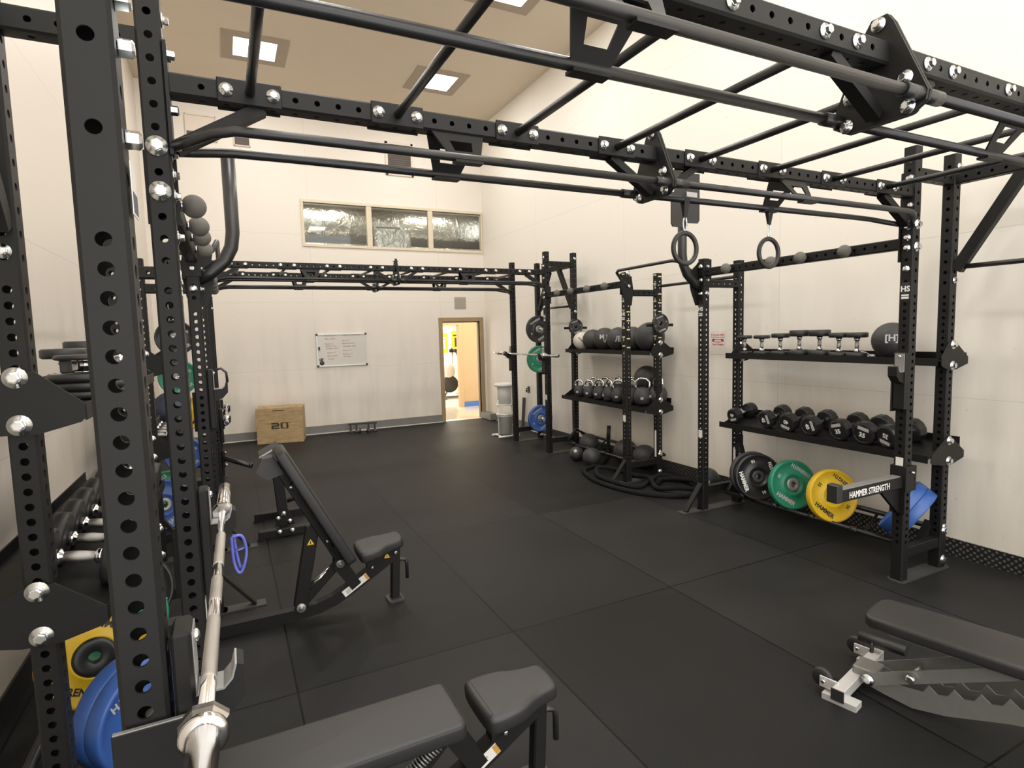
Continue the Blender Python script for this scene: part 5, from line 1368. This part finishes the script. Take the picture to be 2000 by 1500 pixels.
# ---- left shelves
def lie_dumbbell(y, R, w, g, lbl, grp, u=.37, S=LT):
    d = make_round_dumbbell(R, w, g, .0165, group=grp); d['label'] = lbl
    z = tray_z(u) + ZL[S.g] - .875 + .002 + R / math.cos(tray_tilt)
    half = w + g
    Mx = TR(S.x(u, y), y, z) @ RY(tray_tilt if S.g < 0 else -tray_tilt) @ RY(PI / 2) @ TR(0, 0, -half)
    d.matrix_basis = Mx; return d
GL = 'round dumbbells lying on the lower left shelf'
lbls = ['nearest', 'second nearest', 'third nearest', 'fourth nearest', 'fifth nearest', 'sixth nearest', 'furthest']
for i, y in enumerate((2.56, 2.78, 2.99, 3.20, 3.42, 3.64, 3.86)):
    lie_dumbbell(y, .102, .056, .078, lbls[i] + ' of the chrome-handled round dumbbells on the lower left shelf', GL)
GF = 'round dumbbells lying on the far left shelf'
for i, y in enumerate((5.72, 5.90, 6.08, 6.26, 6.44)):
    lie_dumbbell(y, .082, .05, .066, ('first', 'second', 'third', 'fourth', 'last')[i] + ' chrome-handled dumbbell seen between the posts on the far left shelf', GF, .40)
for i, (y, lbl) in enumerate(((6.80, 'slate blue ball behind the chrome dumbbells on the far left shelf'), (7.12, 'slate blue ball furthest back on the far left shelf'))):
    ball('medicine_ball', (LT.x(.42, y), y, tray_z(.42) + .078 + .03 + .155), .155, lbl, 'navy', 'slate blue medicine balls')
# upper left shelf
for i, (y, R, w) in enumerate(((3.05, .082, .042), (3.26, .082, .042), (3.47, .086, .058), (3.69, .086, .058), (3.90, .078, .034), (4.11, .075, .034))):
    d = make_round_dumbbell(R, w, .056, group='round dumbbells standing on the upper left shelf')
    d['label'] = ('first', 'second', 'third', 'fourth', 'fifth', 'sixth')[i] + ' round dumbbell standing on end on the upper left shelf, counting from the camera'
    d.matrix_basis = TR(LT.x(.46, y), y, 1.6255)
px, py, pz = LT.x(.345, 2.80), 2.80, 1.6265
for i in range(3):
    R = .125; t = thing('change_plate', ('lowest', 'middle', 'topmost')[i] + ' of three small black plates stacked on the upper left shelf', 'weight plate', (px, py, pz + i * .0335), 'small plates stacked on the upper left shelf')
    z = pz + i * .0335
    build('disc', MB().lathe([(.026, .003), (.10, .003), (R - .012, 0), (R, .006), (R, .027), (R - .012, .033), (.10, .029), (.026, .029)], (px + .004 * (i % 2), py, z), n=36, closed=True), M['rubber'], t)
    build('rim_ring', MB().lathe([(R * .80, .0290), (R * .90, .0315), (R * .88, .0335), (R * .80, .032)], (px + .004 * (i % 2), py, z), n=36, closed=True), M['chrome'] if i == 2 else M['hubgrey'], t)
zt = pz + 3 * .0335 + .0005
t = thing('pivot_weight', 'black disc on a short chrome neck sitting on the stacked plates, upper left shelf', 'weight', (px, py, zt))
build('neck', MB().lathe([(.045, 0), (.04, .008), (.022, .012), (.022, .045), (.03, .05)], (px, py, zt), n=20), M['chrome'], t)
build('top_disc', MB().lathe([(.09, .05), (.098, .054), (.098, .066), (.09, .07), (.02, .072)], (px, py, zt), n=32), M['rubber'], t)
build('side_block', MB().box(px - .075, px - .045, py - .03, py + .03, zt, zt + .05, .004), M['oldpad'], t)
# plates on the left floor rails
GP = 'bumper plates on the floor rails of the left rack'
set_plate(make_plate('yellow', label_mat='rubber', num='35', group=GP, hub='urethane', kh=1.45), (-.650, 3.20, .372), (.20, -.95, .20), 2.75, 'yellow bumper plate low between the two nearest left uprights')
set_plate(make_plate('blue', label_mat='greytext', num='45', th=.075, group=GP), (-.40, 2.72, .31), (.70, -.71, .0), .4, 'blue bumper plate low behind the nearest upright, front one of two')
set_plate(make_plate('blue', label_mat='greytext', num='45', th=.075, group=GP), (-.455, 2.776, .31), (.70, -.71, .0), .4, 'blue bumper plate low behind the nearest upright, back one of two')
set_plate(make_plate('green', label_mat='greytext', num='10', group=GP), (-.60, 3.55, .372), (.30, -.93, .20), .6, 'green bumper plate on the left floor rails behind the yellow one')
set_plate(make_plate('urethane', label_mat='white', num='10', group=GP), (-.60, 3.92, .372), (.30, -.93, .20), .6, 'black bumper plate on the left floor rails by the second storage post')
set_plate(make_plate('green', label_mat='greytext', num='10', group='bumper plates of the far left rack'), (-.60, 6.35, .372), (.30, -.93, .20), .6, 'green bumper plate on the floor rails of the far left rack')
set_plate(make_plate('blue', label_mat='greytext', num='45', group='bumper plates of the far left rack'), (-.60, 5.95, .372), (.30, -.93, .20), .6, 'blue bumper plate on the floor rails of the far left rack')
# bent lever arm of the left floor rack and wire carrier
t = thing('resistance_band', 'blue loop band hanging below the far barbell hook', 'band', (-.03, 2.40, .94))
loop = [(-.030, 2.355, 1.10), (.004, 2.36, 1.098), (.018, 2.37, 1.045), (.012, 2.37, .995), (-.004, 2.37, .955), (-.018, 2.37, .962), (-.028, 2.365, 1.01)]
build('band_loop', MB().tube(spline(loop + [loop[0]], 6), .0055, 8), M['band'], t)
build('band_loop', MB().tube(spline([(-.022, 2.38, 1.10), (-.016, 2.39, 1.02), (-.006, 2.39, .965), (.004, 2.385, .97)], 6), .0055, 8).tube([(-.026, 2.375, 1.035), (.014, 2.375, 1.045)], .004, 6), M['band'], t)
# short black post arm near the far left rack
t = thing('landmine_arm', 'short black bar sticking out low from the far left rack', 'bar', (.05, 7.2, .4))
build('arm_tube', MB().tube([(-.11, 7.36, .475), (.16, 7.18, .39)], .028, 14).lathe([(.031, 0), (.031, .02), (.02, .024)], (.155, 7.184, .392), (.27, -.18, -.085), 14), M['tube'], t)
build('arm_mount', MB().box(-.128, -.10, 7.35, 7.45, .36, .56, .004), M['steel'], t)
for z in (.53, .39): bolt(t, (-.0995, 7.40, z), (1, 0, 0))

# ---- room beyond the doorway: exercise machine and posters
t = thing('elliptical_machine', 'white exercise machine in the bright room beyond the doorway', 'exercise machine', (5.75, 15.5, 0))
build('shroud', MB().sphere((5.62, 15.5, .80), .24, 20, (1.0, .6, 1.15)), M['plasticwhite'], t)
build('wheel_cover', MB().lathe([(.02, -.06), (.24, -.06), (.25, 0), (.24, .06), (.02, .06)], (5.66, 15.46, .42), (0, 1, 0), 24), M['oldpad'], t)
build('mast', MB().tube([(5.75, 15.5, .5), (5.78, 15.5, 1.35)], .03, 10), M['alu'], t)
build('console', MB().box(5.68, 5.92, 15.42, 15.5, 1.32, 1.42, .01), M['rubber'], t)
build('arm_lever', MB().tube([(5.90, 15.35, .2), (5.96, 15.35, .95), (5.86, 15.35, 1.3), (5.70, 15.35, 1.45)], .02, 10), M['rubber'], t)
build('pedal', MB().bar((5.75, 15.3, .16), (6.0, 15.3, .12), .12, .05), M['plasticwhite'], t)
build('base_frame', MB().box(5.35, 6.1, 15.46, 15.54, .012, .07, .005).box(5.40, 5.48, 15.2, 15.8, 0, .05, .005).box(6.0, 6.08, 15.2, 15.8, 0, .05, .005).tube([(5.5, 15.5, .06), (5.66, 15.48, .35)], .03, 8), M['silver'], t)
for i, (x, z, c) in enumerate(((6.42, 1.55, 'caution'), (6.86, 1.62, 'yellow'))):
    t = thing('wall_poster', ('paler', 'brighter')[i] + ' yellow poster on the bright wall seen through the doorway', 'poster', (x, 18, z - .3))
    build('poster_sheet', MB().box(x - .15, x + .15, 17.992, 17.999, z - .32, z + .32), M[c], t)
    build('poster_figure', MB().box(x - .05, x + .05, 17.988, 17.992, z - .2, z + .1).box(x - .1, x + .1, 17.988, 17.992, z + .15, z + .2), M['white'] if i == 0 else M['ply_dark'], t)
